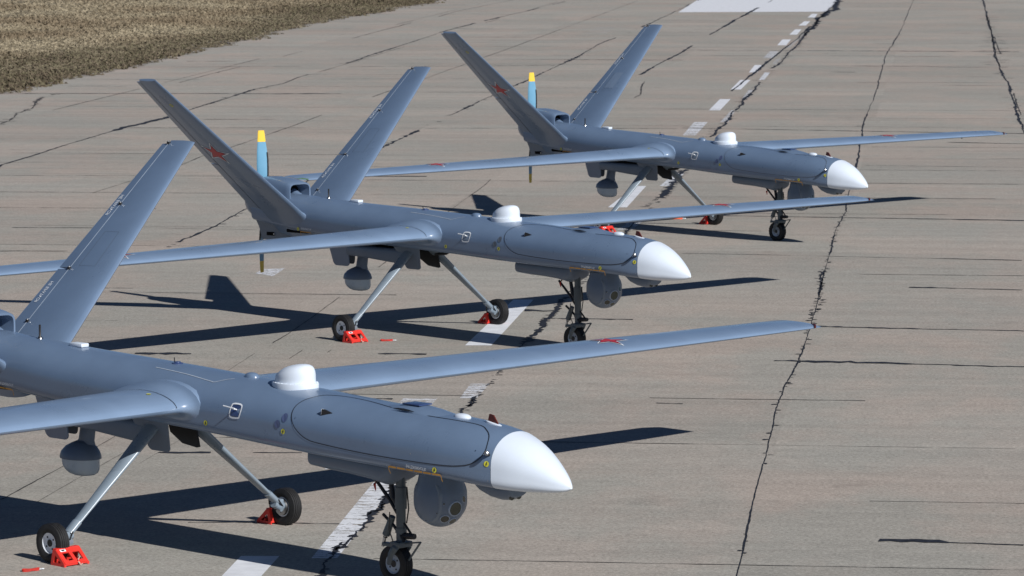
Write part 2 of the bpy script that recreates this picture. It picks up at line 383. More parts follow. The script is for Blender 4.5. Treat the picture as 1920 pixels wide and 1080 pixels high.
    mb.tube(sl_, [.002, .008, .010, .008, .002], 8, flat=.6); mb.build('blister_slot', M['line'], root)
    MB().box((.225, 0, 1.508), (.20, .15, .012), bevel=.004).build('blister_lid', M['bluewin'], root)
    rr = [[(.745+.085*k*math.cos(a), .05*k*math.sin(a), 1.447+h) for a in [2*math.pi*i/20 for i in range(20)]] for k, h in ((1.05, -.012), (1, .008), (.8, .020), (.45, .027), (.1, .029))]
    MB().loft(rr).build('pad_antenna', M['white'], root)
    MB().plate([(1.03,0,1.415),(1.165,0,1.408),(1.10,0,1.495),(1.055,0,1.502)], (0,1,0), .012).build('blade_antenna', M['maroon'], root, False)
    MB().loft([[(1.10+.085*k*math.cos(a), .026*k*math.sin(a), 1.432-.17*.085*k*math.cos(a)+h) for a in [2*math.pi*i/16 for i in range(16)]] for k, h in ((1.1, -.015), (1, 0), (.7, .004))]).build('antenna_base', M['white'], root)
    mb = MB().lathe((-2.74, 0, 1.588), (0, 0, 1), [(0, .05), (.008, .05), (.012, .03), (.02, .028), (.02, .001)], 20); fc = mb.build('filler_cap', M['bluewin'], root)
    MB().tube([(-2.78, 0, 1.60), (-2.78, 0, 1.64)], .005, 6).build('cap_pin', M['black'], fc)
    MB().box((-4.07, 0, 1.648), (.17, .09, .035), bevel=.012).build('satellite_antenna', M['white'], root)
    MB().tube([(-4.62, 0, 1.65), (-4.62, 0, 1.675), (-4.62, 0, 1.685), (-4.62, 0, 1.785)], [.028, .016, .010, .010], 12).build('whip_antenna', M['black'], root)
    MB().lathe((-4.62, 0, 1.655), (0, 0, 1), [(0, .034), (.012, .030), (.014, .001)], 16).build('antenna_foot', M['steel'], root)
    # ---- engine cowling with the air scoop
    def cowl_ring(x, w_, t, b, k=3.0):
        out = []
        for i in range(40):
            a = 2*math.pi*i/40; cx, sz = math.cos(a), math.sin(a)
            out.append((x, w_*math.copysign(abs(cx)**(2/k), cx), (t+b)/2+(t-b)/2*math.copysign(abs(sz)**(2/k), sz)))
        return out
    outer = [(-5.93, .17, 1.885, 1.40, 2.3), (-5.85, .195, 1.905, 1.40, 2.4), (-5.65, .215, 1.912, 1.40, 2.8), (-5.45, .21, 1.895, 1.42, 3.2), (-5.28, .195, 1.862, 1.50, 4), (-5.205, .186, 1.842, 1.56, 4.5), (-5.195, .180, 1.836, 1.565, 4.5)]
    inner = [(-5.20, .166, 1.822, 1.58, 4.5), (-5.30, .158, 1.812, 1.6, 4.5), (-5.42, .15, 1.80, 1.6, 4)]
    cowl = MB().loft([cowl_ring(*q) for q in outer+inner], cap1=False).build('engine_cowling', M['grey'], root, sharp=60)
    MB().loft([cowl_ring(-5.415, .152, 1.81, 1.59, 4), cowl_ring(-5.44, .152, 1.81, 1.59, 4)]).build('intake_void', M['dark'], cowl)
    MB().loft([[(-5.41+.14*(i/6), .05*k+.055*math.cos(a)*(1-.4*i/6), 1.70+.055*math.sin(a)*(1-.4*i/6)-.04*i/6) for a in [2*math.pi*j/16 for j in range(16)]] for i, k in zip(range(7), [1.5]*7)]).build('intake_duct', M['grey'], cowl)
    # skeg below the engine
    sk = []
    for z, x0, x1, w_ in ((1.40, -5.93, -4.9, .19), (1.32, -5.93, -5.05, .15), (1.24, -5.925, -5.22, .11), (1.15, -5.92, -5.32, .085), (1.085, -5.92, -5.36, .07), (1.062, -5.90, -5.37, .055)):
        m_ = 12; sk.append([(x0+(x1-x0)*i/m_, -w_*(1-(i/m_)**2.2)**.6-.004, z) for i in range(m_+1)]+[(x0+(x1-x0)*i/m_, w_*(1-(i/m_)**2.2)**.6+.004, z) for i in reversed(range(m_+1))])
    skeg = MB().loft(sk).build('ventral_skeg', M['grey2'], root)
    MB().box((-5.72, -.078, 1.145), (.15, .03, .05), bevel=.006).build('skeg_slot', M['dark'], skeg)
    MB().lathe((-5.63, -.095, 1.145), (0, -1, 0), [(0, .012), (.01, .012), (.01, .001)], 8).build('skeg_light', M['steel'], skeg)
    MB().box((-4.98, 0, 1.225), (.42, .52, .05), bevel=.015).build('belly_outlet', M['dark'], root)
    # ---- propeller
    sp = MB().lathe((-5.94, 0, 1.56), (-1, 0, 0), [(-.02, .205), (.05, .215), (.12, .205), (.20, .17), (.27, .115), (.31, .06), (.325, .001)], 36); prop = sp.build('propeller', M['grey'], root)
    for s in (1, -1):
        secs = []; tip = []
        for r_, ch, tw in ((.12, .07, 62), (.20, .11, 52), (.32, .15, 42), (.5, .155, 32), (.68, .14, 25), (.80, .115, 22), (.802, .115, 22), (.90, .10, 20), (.955, .085, 19)):
            a = math.radians(tw); ct, st = math.cos(a), math.sin(a)
            rg = []
            for c, t in foil(0, 1, 8):
                u = (c-.35)*ch*1.0; v_ = t*.13*ch if r_ > .15 else t*.5*ch
                rg.append((-6.0+u*st-v_*ct, s*(u*ct+v_*st), 1.56+s*r_))
            secs.append(rg)
        b_ = MB().loft(secs[:6]).build('blade', M['blade'], prop, sharp=60)
        MB().loft(secs[6:]).build('blade_tip', M['yellow'], b_ , sharp=60)
        e = MB(); pts = []
        for r_, ch, tw in ((.30, .147, 43), (.42, .153, 37), (.56, .152, 29.5), (.66, .143, 26)):
            a = math.radians(tw); u = .64*ch; pts.append((-6.0+u*math.sin(a), s*(u*math.cos(a)), 1.56+s*r_))
        e.tube(pts, .011, 8); e.build('blade_guard', M['black'], b_)
    # ---- wings
    for s in (-1, 1):
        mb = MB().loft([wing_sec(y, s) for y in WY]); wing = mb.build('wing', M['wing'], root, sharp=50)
        q = MB(); le, ch, zz, th = wing_line(.57)
        pts = [wing_top(le-ch*c, s*.57, .0035) for c in [.001+.9*(i/20)**2 for i in range(21)]]
        q.add(*ribbon(pts, [Vector((.2, 0, 1))]*21, .007)); q.build('wing_seam', M['line'], wing, False)
        star_on(wing, lambda u, v_, l, s=s: wing_top(-2.45+u*.92, s*(5.22+v_), l*1.4), .235)
        le, ch, zz, th = wing_line(7.98)
        MB().tube([(le+.015, s*8.02, zz-.01), (le-.05, s*8.085, zz-.004), (le-.13, s*8.13, zz)], [.010, .017, .006], 10).build('navigation_light', M['green'] if s < 0 else M['maroon'], wing)
        MB().box((le-.18, s*7.1, zz-.05), (.02, .012, .035)).build('wing_probe', M['black'], wing)
        MB().tube([(-2.2, s*.62, wing_top(-2.45, .62).z-.01), (-2.45, s*.62, wing_top(-2.45, .62).z)], .001, 4)
        if s < 0:
            mb = MB(); c_ = wing_top(-2.36, -.66, .004); mb.add([c_+Vector((.022*math.cos(a), .022*math.sin(a), (-.06)*.022*math.cos(a)+.001)) for a in [2*math.pi*i/12 for i in range(12)]], [tuple(range(12))]); mb.build('warning_disc', M['yel'], wing, False)
    # ---- V tail
    for s in (-1, 1):
        fr = [-.10, -.02, .03, .08, .3, .6, .9, .985, 1.0]
        def fsec(t, c0, c1):
            if t < .03:
                k = (.03-t)/.13; le, te = tail_line(t); n_ = tail_frame(s); return foil_ring((le.x+.16*k, s*le.y, le.z), (te.x, s*te.y, te.z), n_, .11+.13*k, c0, c1*(1 if c1 < .9 else 1), 0, 12)
            return tail_sec(t, s, c0, c1, .11*(1 if t < .99 else .85))
        fin = MB().loft([fsec(t, 0, .765) for t in fr]).build('tail_fin', M['grey'], root, sharp=50)
        for t0, t1 in ((.055, .385), (.392, .985)):
            mb = MB().loft([tail_sec(t, s, .772, 1.0, .11) for t in (t0, (t0+t1)/2, t1)]); rud = mb.build('rudder', M['grey'], fin, sharp=50)
            th_ = t1-.06 if t1 < .5 else .735
            def fn(u, v_, th_=th_, s=s):
                p = tail_pt(th_-u/2.8, .90, s, 1, .004); return p+Vector((-v_*(1)+.022, 0, 0))
            # letters run from the tip toward the root, on the upper face
            text_on('stencil_text', 'НЕ БРАТЬСЯ', .056, 0, 0, 0, M['pwhite'], rud, .78, fn)
        for face in (1, -1):
            q = MB(); pts = [tail_pt(t, .768, s, face, .0045) for t in [.05+.935*i/10 for i in range(11)]]
            q.add(*ribbon(pts, [tail_frame(s)*face]*11, .009)); q.build('hinge_line', M['pale'] if face > 0 else M['dline'], fin, False)
        for t in (.14, .385, .69, .985):
            p = tail_pt(t, .768, s, 1, .004); MB().box(p, (.035, .022, .030), bevel=.004).build('hinge', M['black'], fin)
            MB().box(p+Vector((.004, 0, .012))+tail_frame(s)*.006, (.016, .014, .014), bevel=.003).build('hinge_pin', M['steel'], fin)
        # access panel on the upper face
        q = MB(); c4 = [tail_pt(t, c, s, 1, .003) for t, c in ((.40, .32), (.40, .62), (.56, .62), (.56, .32))]
        q.add(*ribbon(c4, [tail_frame(s)]*4, .004, True)); q.build('access_panel_seam', M['dline'], fin, False)
        star_on(fin, lambda u, v_, l, s=s: tail_pt(.485+v_*.35, .47-u*1.55, s, -1, l), .235)
        q = MB(); P = []
        for rr_ in (.028, .016): P += [tail_pt(.83+rr_*math.sin(a)/2.8, .35+rr_*math.cos(a)/.5, s, -1, .003) for a in [2*math.pi*i/14 for i in range(14)]]
        q.add(P, [(i, (i+1) % 14, (i+1) % 14+14, i+14) for i in range(14)]); q.build('warning_disc', M['yel'], fin, False)
    # ---- belly: canoe, nose gear bay, turret, chin camera
    cn = []
    for x, b, w_ in ((-.93, .885, .15), (-.7, .872, .17), (-.45, .866, .19), (-.2, .848, .20), (-.02, .820, .20), (.06, .86, .18), (.10, .95, .15)):
        t = 1.05; cn.append([(x, w_*math.copysign(abs(math.cos(a))**.7, math.cos(a)), (t+b)/2+(t-b)/2*math.copysign(abs(math.sin(a))**.7, math.sin(a))) for a in [2*math.pi*i/28 for i in range(28)]])
    MB().loft(cn).build('belly_fairing', M['grey2'], root)
    ch_ = []
    for x, b, w_ in ((.88, .955, .06), (1.0, .875, .085), (1.12, .838, .10), (1.24, .825, .105), (1.31, .832, .105), (1.375, .865, .10), (1.385, .89, .09)):
        t = .985; ch_.append([(x, w_*math.copysign(abs(math.cos(a))**.8, math.cos(a)), (t+b)/2+(t-b)/2*math.copysign(abs(math.sin(a))**.8, math.sin(a))) for a in [2*math.pi*i/24 for i in range(24)]])
    chin = MB().loft(ch_).build('chin_camera', M['grey2'], root)
    for y in (-.05, .03): MB().lathe((1.345, y, .862), (.9, -.1, -.25), [(0, .026), (.010, .024), (.010, .001)], 16).build('chin_lens', M['glass'], chin)
    # turret
    tc_ = Vector((.49, 0, .735)); R_ = .213
    prof = [(-R_*math.cos(math.pi/2*i/12), R_*math.sin(math.pi/2*i/12)) for i in range(13)]+[(.05, R_*.995), (.10, R_*.96), (.15, R_*.89), (.24, R_*.80)]
    tur = MB().lathe(tc_, (0, 0, 1), prof, 48).build('camera_turret', M['grey2'], root)
    # side cheek covers
    for s in (-1, 1):
        a_ = Vector((-.05, s*1.0, 0)).normalized(); u = a_.cross(Vector((0, 0, 1))).normalized(); v_ = u.cross(a_)
        if v_.z < 0: v_ = -v_
        rings_ = [[tc_+a_*hh+u*(kk*math.cos(t))+v_*(kk*1.0*math.sin(t)+(.05 if math.sin(t) > 0 else 0)) for t in [2*math.pi*i/36 for i in range(36)]] for hh, kk in ((.06, .178), (.140, .166), (.152, .158), (.158, .10), (.160, .01))]
        ck = MB().loft(rings_).build('turret_cheek', M['grey3'], tur)
        for k in range(5):
            mb = MB(); t = math.radians(-150+k*62); p = tc_+a_*.150+u*(.145*math.cos(t))+v_*(.145*math.sin(t)+(.05 if math.sin(t) > 0 else 0)); mb.lathe(p, a_, [(0, .006), (.006, .006), (.006, .0005)], 6); mb.build('screw', M['black'], ck)
        for cu_, cv_ in ((-.05*s*-1, .09), (.03, .10)):
            c_ = tc_+a_*.165+u*(cu_)+v_*cv_; tri = [c_+v_*.022, c_-u*.02-v_*.014, c_+u*.02-v_*.014]
            MB().add(tri, [(0, 1, 2), (2, 1, 0)]).build('warning_triangle', M['yel'], ck, False)
            break
    def lens(d, r_, mat):
        d = Vector(d).normalized(); p = tc_+d*R_
        MB().lathe(p-d*.012, d, [(0, r_*1.15), (.014, r_*1.12), (.016, r_), (.010, r_*.98), (.010, .001)], 28).build('lens_ring', M['pale'], tur)
        MB().lathe(p-d*.004, d, [(0, r_*.97), (.008, r_*.95), (.0085, .001)], 28).build('lens', M[mat], tur)
    lens((.969, -.162, -.189), .056, 'glassg'); lens((.683, -.452, -.573), .036, 'glass'); lens((.714, -.075, -.696), .032, 'glassg'); lens((.946, .298, .13), .026, 'glass'); lens((.793, -.608, .03), .009, 'glass')
    # ---- nose gear
    ng = MB()
    ng.tube([(.03, 0, 1.0), (.03, 0, .80)], .040, 16); ng.tube([(.03, 0, .80), (.03, 0, .62)], .050, 16); ng.tube([(.03, 0, .64), (.03, 0, .36)], .040, 16)
    ng.tube([(.03, 0, .46), (.03, 0, .42)], .048, 16); ng.tube([(.03, 0, .36), (.035, 0, .30)], [.04, .055], 16)
    strut = ng.build('nose_gear', M['nose'], root)
    br = MB()
    br.tube([(-.30, 0, .86), (-.10, 0, .68), (.0, 0, .56)], [.014, .016, .014], 8); br.tube([(-.10, 0, .90), (-.06, 0, .70), (.0, 0, .64)], [.022, .024, .018], 10)
    br.tube([(-.16, -.02, .555), (-.03, -.03, .48), (.09, -.02, .36)], .013, 8)
    br.tube([(.07, 0, .50), (.17, 0, .40)], .010, 8); br.tube([(.05, 0, .395), (.19, 0, .405)], [.030, .024], 8)
    br.build('drag_brace', M['black'], strut)
    MB().tube([(-.04, -.03, .55), (-.115, -.03, .39), (-.125, -.03, .37)], [.028, .034, .02], 12).build('damper', M['nose'], strut)
    MB().tube([(-.125, -.03, .38), (-.155, -.03, .29)], .014, 10).build('damper_rod', M['steel'], strut)
    MB().tube([(.05, 0, .33), (.26, 0, .365)], .007, 6).tube([(.26, 0, .365), (.12, 0, .20)], .010, 6).build('tow_bracket', M['nose'], strut)
    fk = MB()
    for s in (-1, 1):
        fk.tube([(.04, s*.03, .34), (.03, s*.075, .30), (-.01, s*.082, .24), (-.03, s*.085, .155)], [.045, .04, .030, .022], 10, flat=.55, up=(1, 0, 0))
    fk.box((.03, 0, .325), (.12, .16, .05), bevel=.015); fk.box((-.06, -.02, .31), (.18, .06, .03), bevel=.008); fk.build('wheel_fork', M['nose'], strut)
    MB().tube([(-.24, -.01, .83), (-.27, -.012, .79), (-.255, -.012, .74)], [.014, .018, .006], 6, flat=.4).build('safety_ribbon', M['redcloth'], root)
    wheel(root, (-.03, 0, .156), .156, .105, -1, 'pale')
    MB().tube([(.0, -.10, .60), (-.02, -.09, .45), (.02, -.06, .30)], .005, 6).tube([(.07, .03, .8), (.09, .03, .62), (.075, .02, .5)], .006, 6).build('brake_line', M['black'], strut)
    # ---- main gear
    for s in (-1, 1):
        lg = MB()
        P0, P1 = Vector((-2.83, s*.16, 1.10)), Vector((-2.80, s*1.20, .235))
        lg.tube([P0, P0.lerp(P1, .25), P0.lerp(P1, .6), P0.lerp(P1, .93)], [.098, .086, .064, .048], 20, flat=.42, up=(1, 0, 0))
        leg = lg.build('main_gear_leg', M['gear'], root, sharp=60)
        MB().tube([P0.lerp(P1, .90), P0.lerp(P1, 1.0)], [.053, .050], 16, flat=.6, up=(1, 0, 0)).build('leg_socket', M['gear'], leg, sharp=50)
        ax = MB(); ax.tube([(-2.80, s*1.17, .22), (-2.80, s*1.30, .175)], [.040, .034], 12); ax.tube([(-2.84, s*1.20, .20), (-2.74, s*1.22, .165)], .026, 12); ax.box((-2.80, s*1.235, .205), (.09, .05, .10), bevel=.014)
        ax.build('axle', M['gear'], leg)
        MB().lathe((-2.82, s*1.275, .17), (0, s, 0), [(0, .075), (.02, .078), (.03, .07), (.03, .001)], 28).build('brake_disc', M['steel'], leg)
        MB().tube([(-2.80, s*1.16, .27), (-2.75, s*1.19, .25), (-2.74, s*1.23, .19), (-2.79, s*1.25, .13)], .007, 6).tube([(-2.86, s*1.17, .27), (-2.90, s*1.21, .20), (-2.85, s*1.25, .14)], .006, 6).build('brake_hose', M['black'], leg)
        wheel(root, (-2.83, s*1.345, .168), .168, .115, s, 'rim')
    # bay doors, long bay plate, rear strut, hatches
    def door(poly, y, tilt, nm, mat, parent=root):
        z0 = max(p[1] for p in poly); m_ = MB().plate([(x, y+(z0-z)*tilt, z) for x, z in poly], (0, 1, tilt), .012); return m_.build(nm, mat, parent, False)
    def rounded(x0, x1, zb_, zt_, r_, slant=0, slant0=0):
        pts = [(x1+slant0, zt_), (x0, zt_)]
        pts = [(x0, zt_), (x1, zt_)]
        cx = [(x1-slant-r_, zb_+r_, -90, 0), (x0+slant0+r_, zb_+r_, 180, 270)]
        for k in range(6): a = math.radians(0-90*k/5); pts.append((cx[0][0]+r_*math.cos(a), cx[0][1]+r_*math.sin(a)))
        for k in range(6): a = math.radians(270-90*k/5); pts.append((cx[1][0]+r_*math.cos(a), cx[1][1]+r_*math.sin(a)))
        return pts
    door(rounded(-4.42, -4.02, .80, 1.18, .06, .05, .03), -.22, .25, 'gear_door', M['grey'])
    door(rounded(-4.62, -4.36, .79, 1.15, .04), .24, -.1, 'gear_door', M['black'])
    door(rounded(-3.06, -2.58, .835, 1.12, .05, .07, .12), -.26, .35, 'gear_door', M['grey2'])
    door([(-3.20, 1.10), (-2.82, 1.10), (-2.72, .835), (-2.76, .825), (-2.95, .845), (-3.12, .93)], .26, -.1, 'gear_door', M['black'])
    rr = []
    for x, b, w_ in ((-4.05, .965, .02), (-4.0, .955, .055), (-3.6, .935, .065), (-3.1, .90, .065), (-2.9, .90, .05)):
        t = 1.09; rr.append([(x, -.19+w_*math.copysign(abs(math.cos(a))**.6, math.cos(a)), (t+b)/2+(t-b)/2*math.copysign(abs(math.sin(a))**.6, math.sin(a))) for a in [2*math.pi*i/24 for i in range(24)]])
    MB().loft(rr).build('bay_sill', M['grey2'], root)
    MB().box((-3.5, .05, 1.10), (1.1, .46, .07), bevel=.02).build('gear_bay', M['dark'], root)
    MB().tube([(-3.05, -.2, .90), (-3.02, -.22, .875), (-3.03, -.24, .83)], [.012, .026, .010], 6, flat=.4).build('safety_ribbon', M['redcloth'], root)
    MB().tube([(-2.45, .20, 1.08), (-2.62, .25, 1.02), (-2.80, .22, 1.0)], [.02, .022, .02], 8).build('drag_link', M['black'], root)
    # under-belly radar pod
    py_ = MB(); py_.loft([[(cx+.085*k*math.cos(a), .028*math.sin(a), z) for a in [2*math.pi*i/20 for i in range(20)]] for cx, z, k in ((-3.92, 1.18, 1.35), (-3.955, .95, 1.2), (-3.985, .80, 1.25), (-4.0, .76, 1.6))]); 
    pod = py_.build('sensor_pod', M['grey2'], root)
    def oval(k, z, dx=0, e=1.0): return [(-4.07+dx+.215*k*math.cos(a), .165*k*math.sin(a), z) for a in [2*math.pi*i/36 for i in range(36)]]
    MB().loft([oval(.30, .785, .03), oval(.5, .765, .02), oval(.75, .735, .01), oval(.93, .69), oval(1.0, .65), oval(1.0, .628), oval(.9, .625)]).build('pod_cap', M['grey2'], pod)
    MB().loft([oval(.90, .630), oval(.905, .60), oval(.89, .565, .005), oval(.83, .53, .02), oval(.70, .50, .035), oval(.5, .482, .045), oval(.25, .474, .05), oval(.05, .472, .05)]).build('pod_dome', M['milky'], pod)
    return root
def copy_tree(o, parent=None):
    c = o.copy(); COL.objects.link(c)
    if parent is not None: c.parent = parent
    for ch in list(o.children): copy_tree(ch, c)
    return c
drone = make_drone()
POSES = [((-.939, 31.631), -.7672, 0.0, 'nearest grey drone, white nose at bottom centre, near tail fin outside the left edge'),
         ((.797, 47.692), -.8067, .0145, 'middle grey drone of the row, parked between the nearest and the farthest one'),
         ((4.330, 62.749), -.8409, -.0021, 'farthest grey drone in the row, at top right, with both wingtips in view')]
drones = []
for i, ((x, y), th, pt, lb) in enumerate(POSES):
    d = drone if i == 0 else copy_tree(drone)
    Mx = Matrix.Translation((x, y, 0)) @ Matrix.Rotation(th, 4, 'Z') @ Matrix.Translation((-2.83, 0, .168)) @ Matrix.Rotation(-pt, 4, 'Y') @ Matrix.Translation((2.83, 0, -.168))
    d.matrix_world = Mx
    tag(d, lb, 'drone', 'drones parked in a row on the concrete')
    if abs(pt) > .005:                                   # nose oleo stands longer: its wheel and fork stay on the ground
        for c in d.children:
            if c.name.startswith('wheel') and abs(sum(v.co.x for v in c.data.vertices)/len(c.data.vertices)) < 1: c.location.z -= pt*2.8
            if c.name.startswith('nose_gear'): c.location.z -= pt*2.8
    for c in d.children_recursive:                       # the seams and panes differ from one drone to the next
        k = c.name.split('.')[0]; mt = None
        if k == 'access_window' and i: mt = M['grey2']
        if k == 'hatch_seam' and i == 2: mt = M['dline']
        if k == 'port_cover' and i == 1: mt = M['dline']
        if mt: c.material_slots[0].link = 'OBJECT'; c.material_slots[0].material = mt
    if i == 2:
        fin = [c for c in d.children if c.name.startswith('tail_fin')][-1]
        P = [tail_pt(t, c, 1, 1, .004) for t, c in ((.42, .30), (.42, .45), (.42, .60), (.56, .60), (.56, .45), (.56, .30))]
        mesh_obj('access_panel', P, [(0, 1, 4, 5), (1, 2, 3, 4)], M['palegrey'], fin, False)
    drones.append(d)

# ================================================================ ground
LD = Vector((.1115, 1, 0)).normalized()                 # direction of the concrete lanes
LANG = math.atan2(.1115, 1)
def lane_coords(t):
    g = N(t, 'ShaderNodeNewGeometry'); mp = N(t, 'ShaderNodeMapping'); mp.inputs['Rotation'].default_value = (0, 0, LANG)
    t.links.new(g.outputs['Position'], mp.inputs['Vector']); return mp
def noise(t, vec, scale, detail=4, rough=.55, stretch=None):
    if stretch:
        mp = N(t, 'ShaderNodeMapping'); mp.inputs['Scale'].default_value = stretch; t.links.new(vec, mp.inputs['Vector']); vec = mp.outputs[0]
    n = N(t, 'ShaderNodeTexNoise', Scale=scale, Detail=float(detail), Roughness=rough); t.links.new(vec, n.inputs['Vector']); return n.outputs[0]
def rng_map(t, x, a, b, c, d):
    r = N(t, 'ShaderNodeMapRange'); t.links.new(x, r.inputs[0])
    for i, k in enumerate((a, b, c, d)): r.inputs[i+1].default_value = k
    return r.outputs[0]
def math_(t, op, a, b):
    m = N(t, 'ShaderNodeMath', operation=op)
    for i, q in enumerate((a, b)):
        if isinstance(q, (int, float)): m.inputs[i].default_value = q
        else: t.links.new(q, m.inputs[i])
    return m.outputs[0]
def mixc(t, f, a, b):
    m = N(t, 'ShaderNodeMix', data_type='RGBA')
    if isinstance(f, (int, float)): m.inputs[0].default_value = f
    else: t.links.new(f, m.inputs[0])
    for i, q in ((6, a), (7, b)):
        if isinstance(q, tuple): m.inputs[i].default_value = (*q, 1)
        else: t.links.new(q, m.inputs[i])
    return m.outputs[2]
def concrete_colour(t):
    mp = lane_coords(t).outputs[0]
    big = noise(t, mp, .12, 3); warm = noise(t, mp, .42, 5, .65, (1, .6, 1)); streak = noise(t, mp, 1.0, 5, .65, (.10, 1.6, 1))
    fstreak = noise(t, mp, 1.0, 4, .6, (.5, 9, 1)); mid = noise(t, mp, 4.5, 6, .7); grain = noise(t, mp, 26, 3, .75); fine = noise(t, mp, 70, 2, .8)
    c = mixc(t, rng_map(t, warm, .42, .58, 0, 1), (.326, .308, .272), (.372, .320, .277))
    c = mixc(t, rng_map(t, big, .4, .65, 0, .55), c, (.335, .325, .292))
    # slab to slab difference
    sx = N(t, 'ShaderNodeSeparateXYZ'); t.links.new(mp, sx.inputs[0])
    fx = math_(t, 'FLOOR', math_(t, 'DIVIDE', math_(t, 'ADD', sx.outputs[0], 1.69), 3.56), 0); fy = math_(t, 'FLOOR', math_(t, 'DIVIDE', math_(t, 'SUBTRACT', sx.outputs[1], .3), 3.57), 0)
    cb = N(t, 'ShaderNodeCombineXYZ'); t.links.new(fx, cb.inputs[0]); t.links.new(fy, cb.inputs[1])
    wn = N(t, 'ShaderNodeTexWhiteNoise'); t.links.new(cb.outputs[0], wn.inputs['Vector'])
    k = rng_map(t, wn.outputs[0], 0, 1, .945, 1.055)
    k = math_(t, 'MULTIPLY', k, rng_map(t, streak, .3, .7, .90, 1.08))
    k = math_(t, 'MULTIPLY', k, rng_map(t, fstreak, .3, .7, .975, 1.02))
    k = math_(t, 'MULTIPLY', k, rng_map(t, mid, .3, .7, .90, 1.09))
    k = math_(t, 'MULTIPLY', k, rng_map(t, grain, .3, .7, .70, 1.28))
    k = math_(t, 'MULTIPLY', k, rng_map(t, fine, .25, .75, .78, 1.22))
    # isolated stains: oil, rubber, pale dust
    st = noise(t, mp, .85, 7, .75); k = math_(t, 'MULTIPLY', k, rng_map(t, st, .60, .72, 1.0, .80)); k = math_(t, 'MULTIPLY', k, rng_map(t, st, .30, .40, 1.10, 1.0))
    # dark aggregate pits
    pit = N(t, 'ShaderNodeTexVoronoi', Scale=16.0); t.links.new(mp, pit.inputs['Vector'])
    k = math_(t, 'MULTIPLY', k, rng_map(t, pit.outputs['Distance'], .05, .16, .62, 1.0))
    s = N(t, 'ShaderNodeVectorMath', operation='SCALE'); t.links.new(c, s.inputs[0]); t.links.new(k, s.inputs['Scale'])
    return s.outputs[0], mid, grain, fstreak
m, t, b = nodes('weathered concrete'); cc, mid, grain, fst = concrete_colour(t)
t.links.new(cc, b.inputs['Base Color']); b.inputs['Roughness'].default_value = .88; b.inputs['Specular IOR Level'].default_value = .25
h_ = math_(t, 'ADD', math_(t, 'MULTIPLY', grain, .5), math_(t, 'MULTIPLY', fst, .15)); bp = N(t, 'ShaderNodeBump', Strength=.35, Distance=.006)
t.links.new(h_, bp.inputs['Height']); t.links.new(bp.outputs[0], b.inputs['Normal'])
CONC = m
o = mesh_obj('pavement', [(-3000,-300,0),(3000,-300,0),(3000,5000,0),(-3000,5000,0)], [(0,1,2,3)], CONC, None, False); tag(o, kind='structure')

def tar_mat(name, col):
    m, t, b = nodes(name); mp = lane_coords(t).outputs[0]; n1 = noise(t, mp, 9, 5, .7)
    t.links.new(mixc(t, rng_map(t, n1, .35, .7, 0, 1), col, tuple(min(1, c*2.6+.01) for c in col)), b.inputs['Base Color'])
    b.inputs['Roughness'].default_value = .65; b.inputs['Specular IOR Level'].default_value = .2; return m
TAR = tar_mat('old bitumen', (.011, .012, .016)); GAP = tar_mat('dirt filled joint', (.035, .032, .030))
def resample(p, step):
    out = []
    for a, b in zip(p[:-1], p[1:]):
        a, b = Vector((*a, 0)), Vector((*b, 0)); n = max(1, int((b-a).length/step))
        out += [a.lerp(b, k/n) for k in range(n)]
    out.append(Vector((*p[-1], 0))); return out
def tar_line(mb, poly, width, rag=.4, gap=0., splat=0., splat_len=.25, z=.004, step=.12, wander=.01):
    """ragged strip of bitumen; gap = share of missing runs, splat = side drips per metre"""
    P = resample(poly, step); k = 0; off = 0; n = len(P); run = True; left = 0; w0 = 1.0
    vs = []; prev = None
    for i, p in enumerate(P):
        if left <= 0:
            left = rng.integers(4, 30); run = rng.random() > gap; w0 = rng.uniform(.35, 1.5)
        left -= 1
        t_ = (P[min(i+1, n-1)]-P[max(i-1, 0)]).normalized(); s = Vector((t_.y, -t_.x, 0)); off = off*.93+rng.normal()*wander*.4
        w_ = width*w0*max(.2, 1+rag*rng.normal())/2; w2 = width*w0*max(.2, 1+rag*rng.normal())/2
        a, b = p+s*(off-w_), p+s*(off+w2); a.z = b.z = z
        if run:
            if prev is not None: m0 = len(mb.v); mb.v += [tuple(prev[0]), tuple(prev[1]), tuple(b), tuple(a)]; mb.f.append((m0, m0+1, m0+2, m0+3))
            prev = (a, b)
        else: prev = None
        if splat and rng.random() < splat*step:
            L = splat_len*rng.uniform(.3, 1)*(1 if rng.random() < .5 else -1); q = p+s*(off+L*.45); m0 = len(mb.v); nn = 9
            lw = abs(L)*.5; lh = rng.uniform(.012, .045)*(1+abs(L))
            for j in range(nn):
                a_ = 2*math.pi*j/nn; rr = rng.uniform(.55, 1.2); e = q+s*(lw*rr*math.cos(a_))+t_*(lh*rr*math.sin(a_)); mb.v.append((e.x, e.y, z+.0006))
            mb.f.append(tuple(range(m0, m0+nn)))
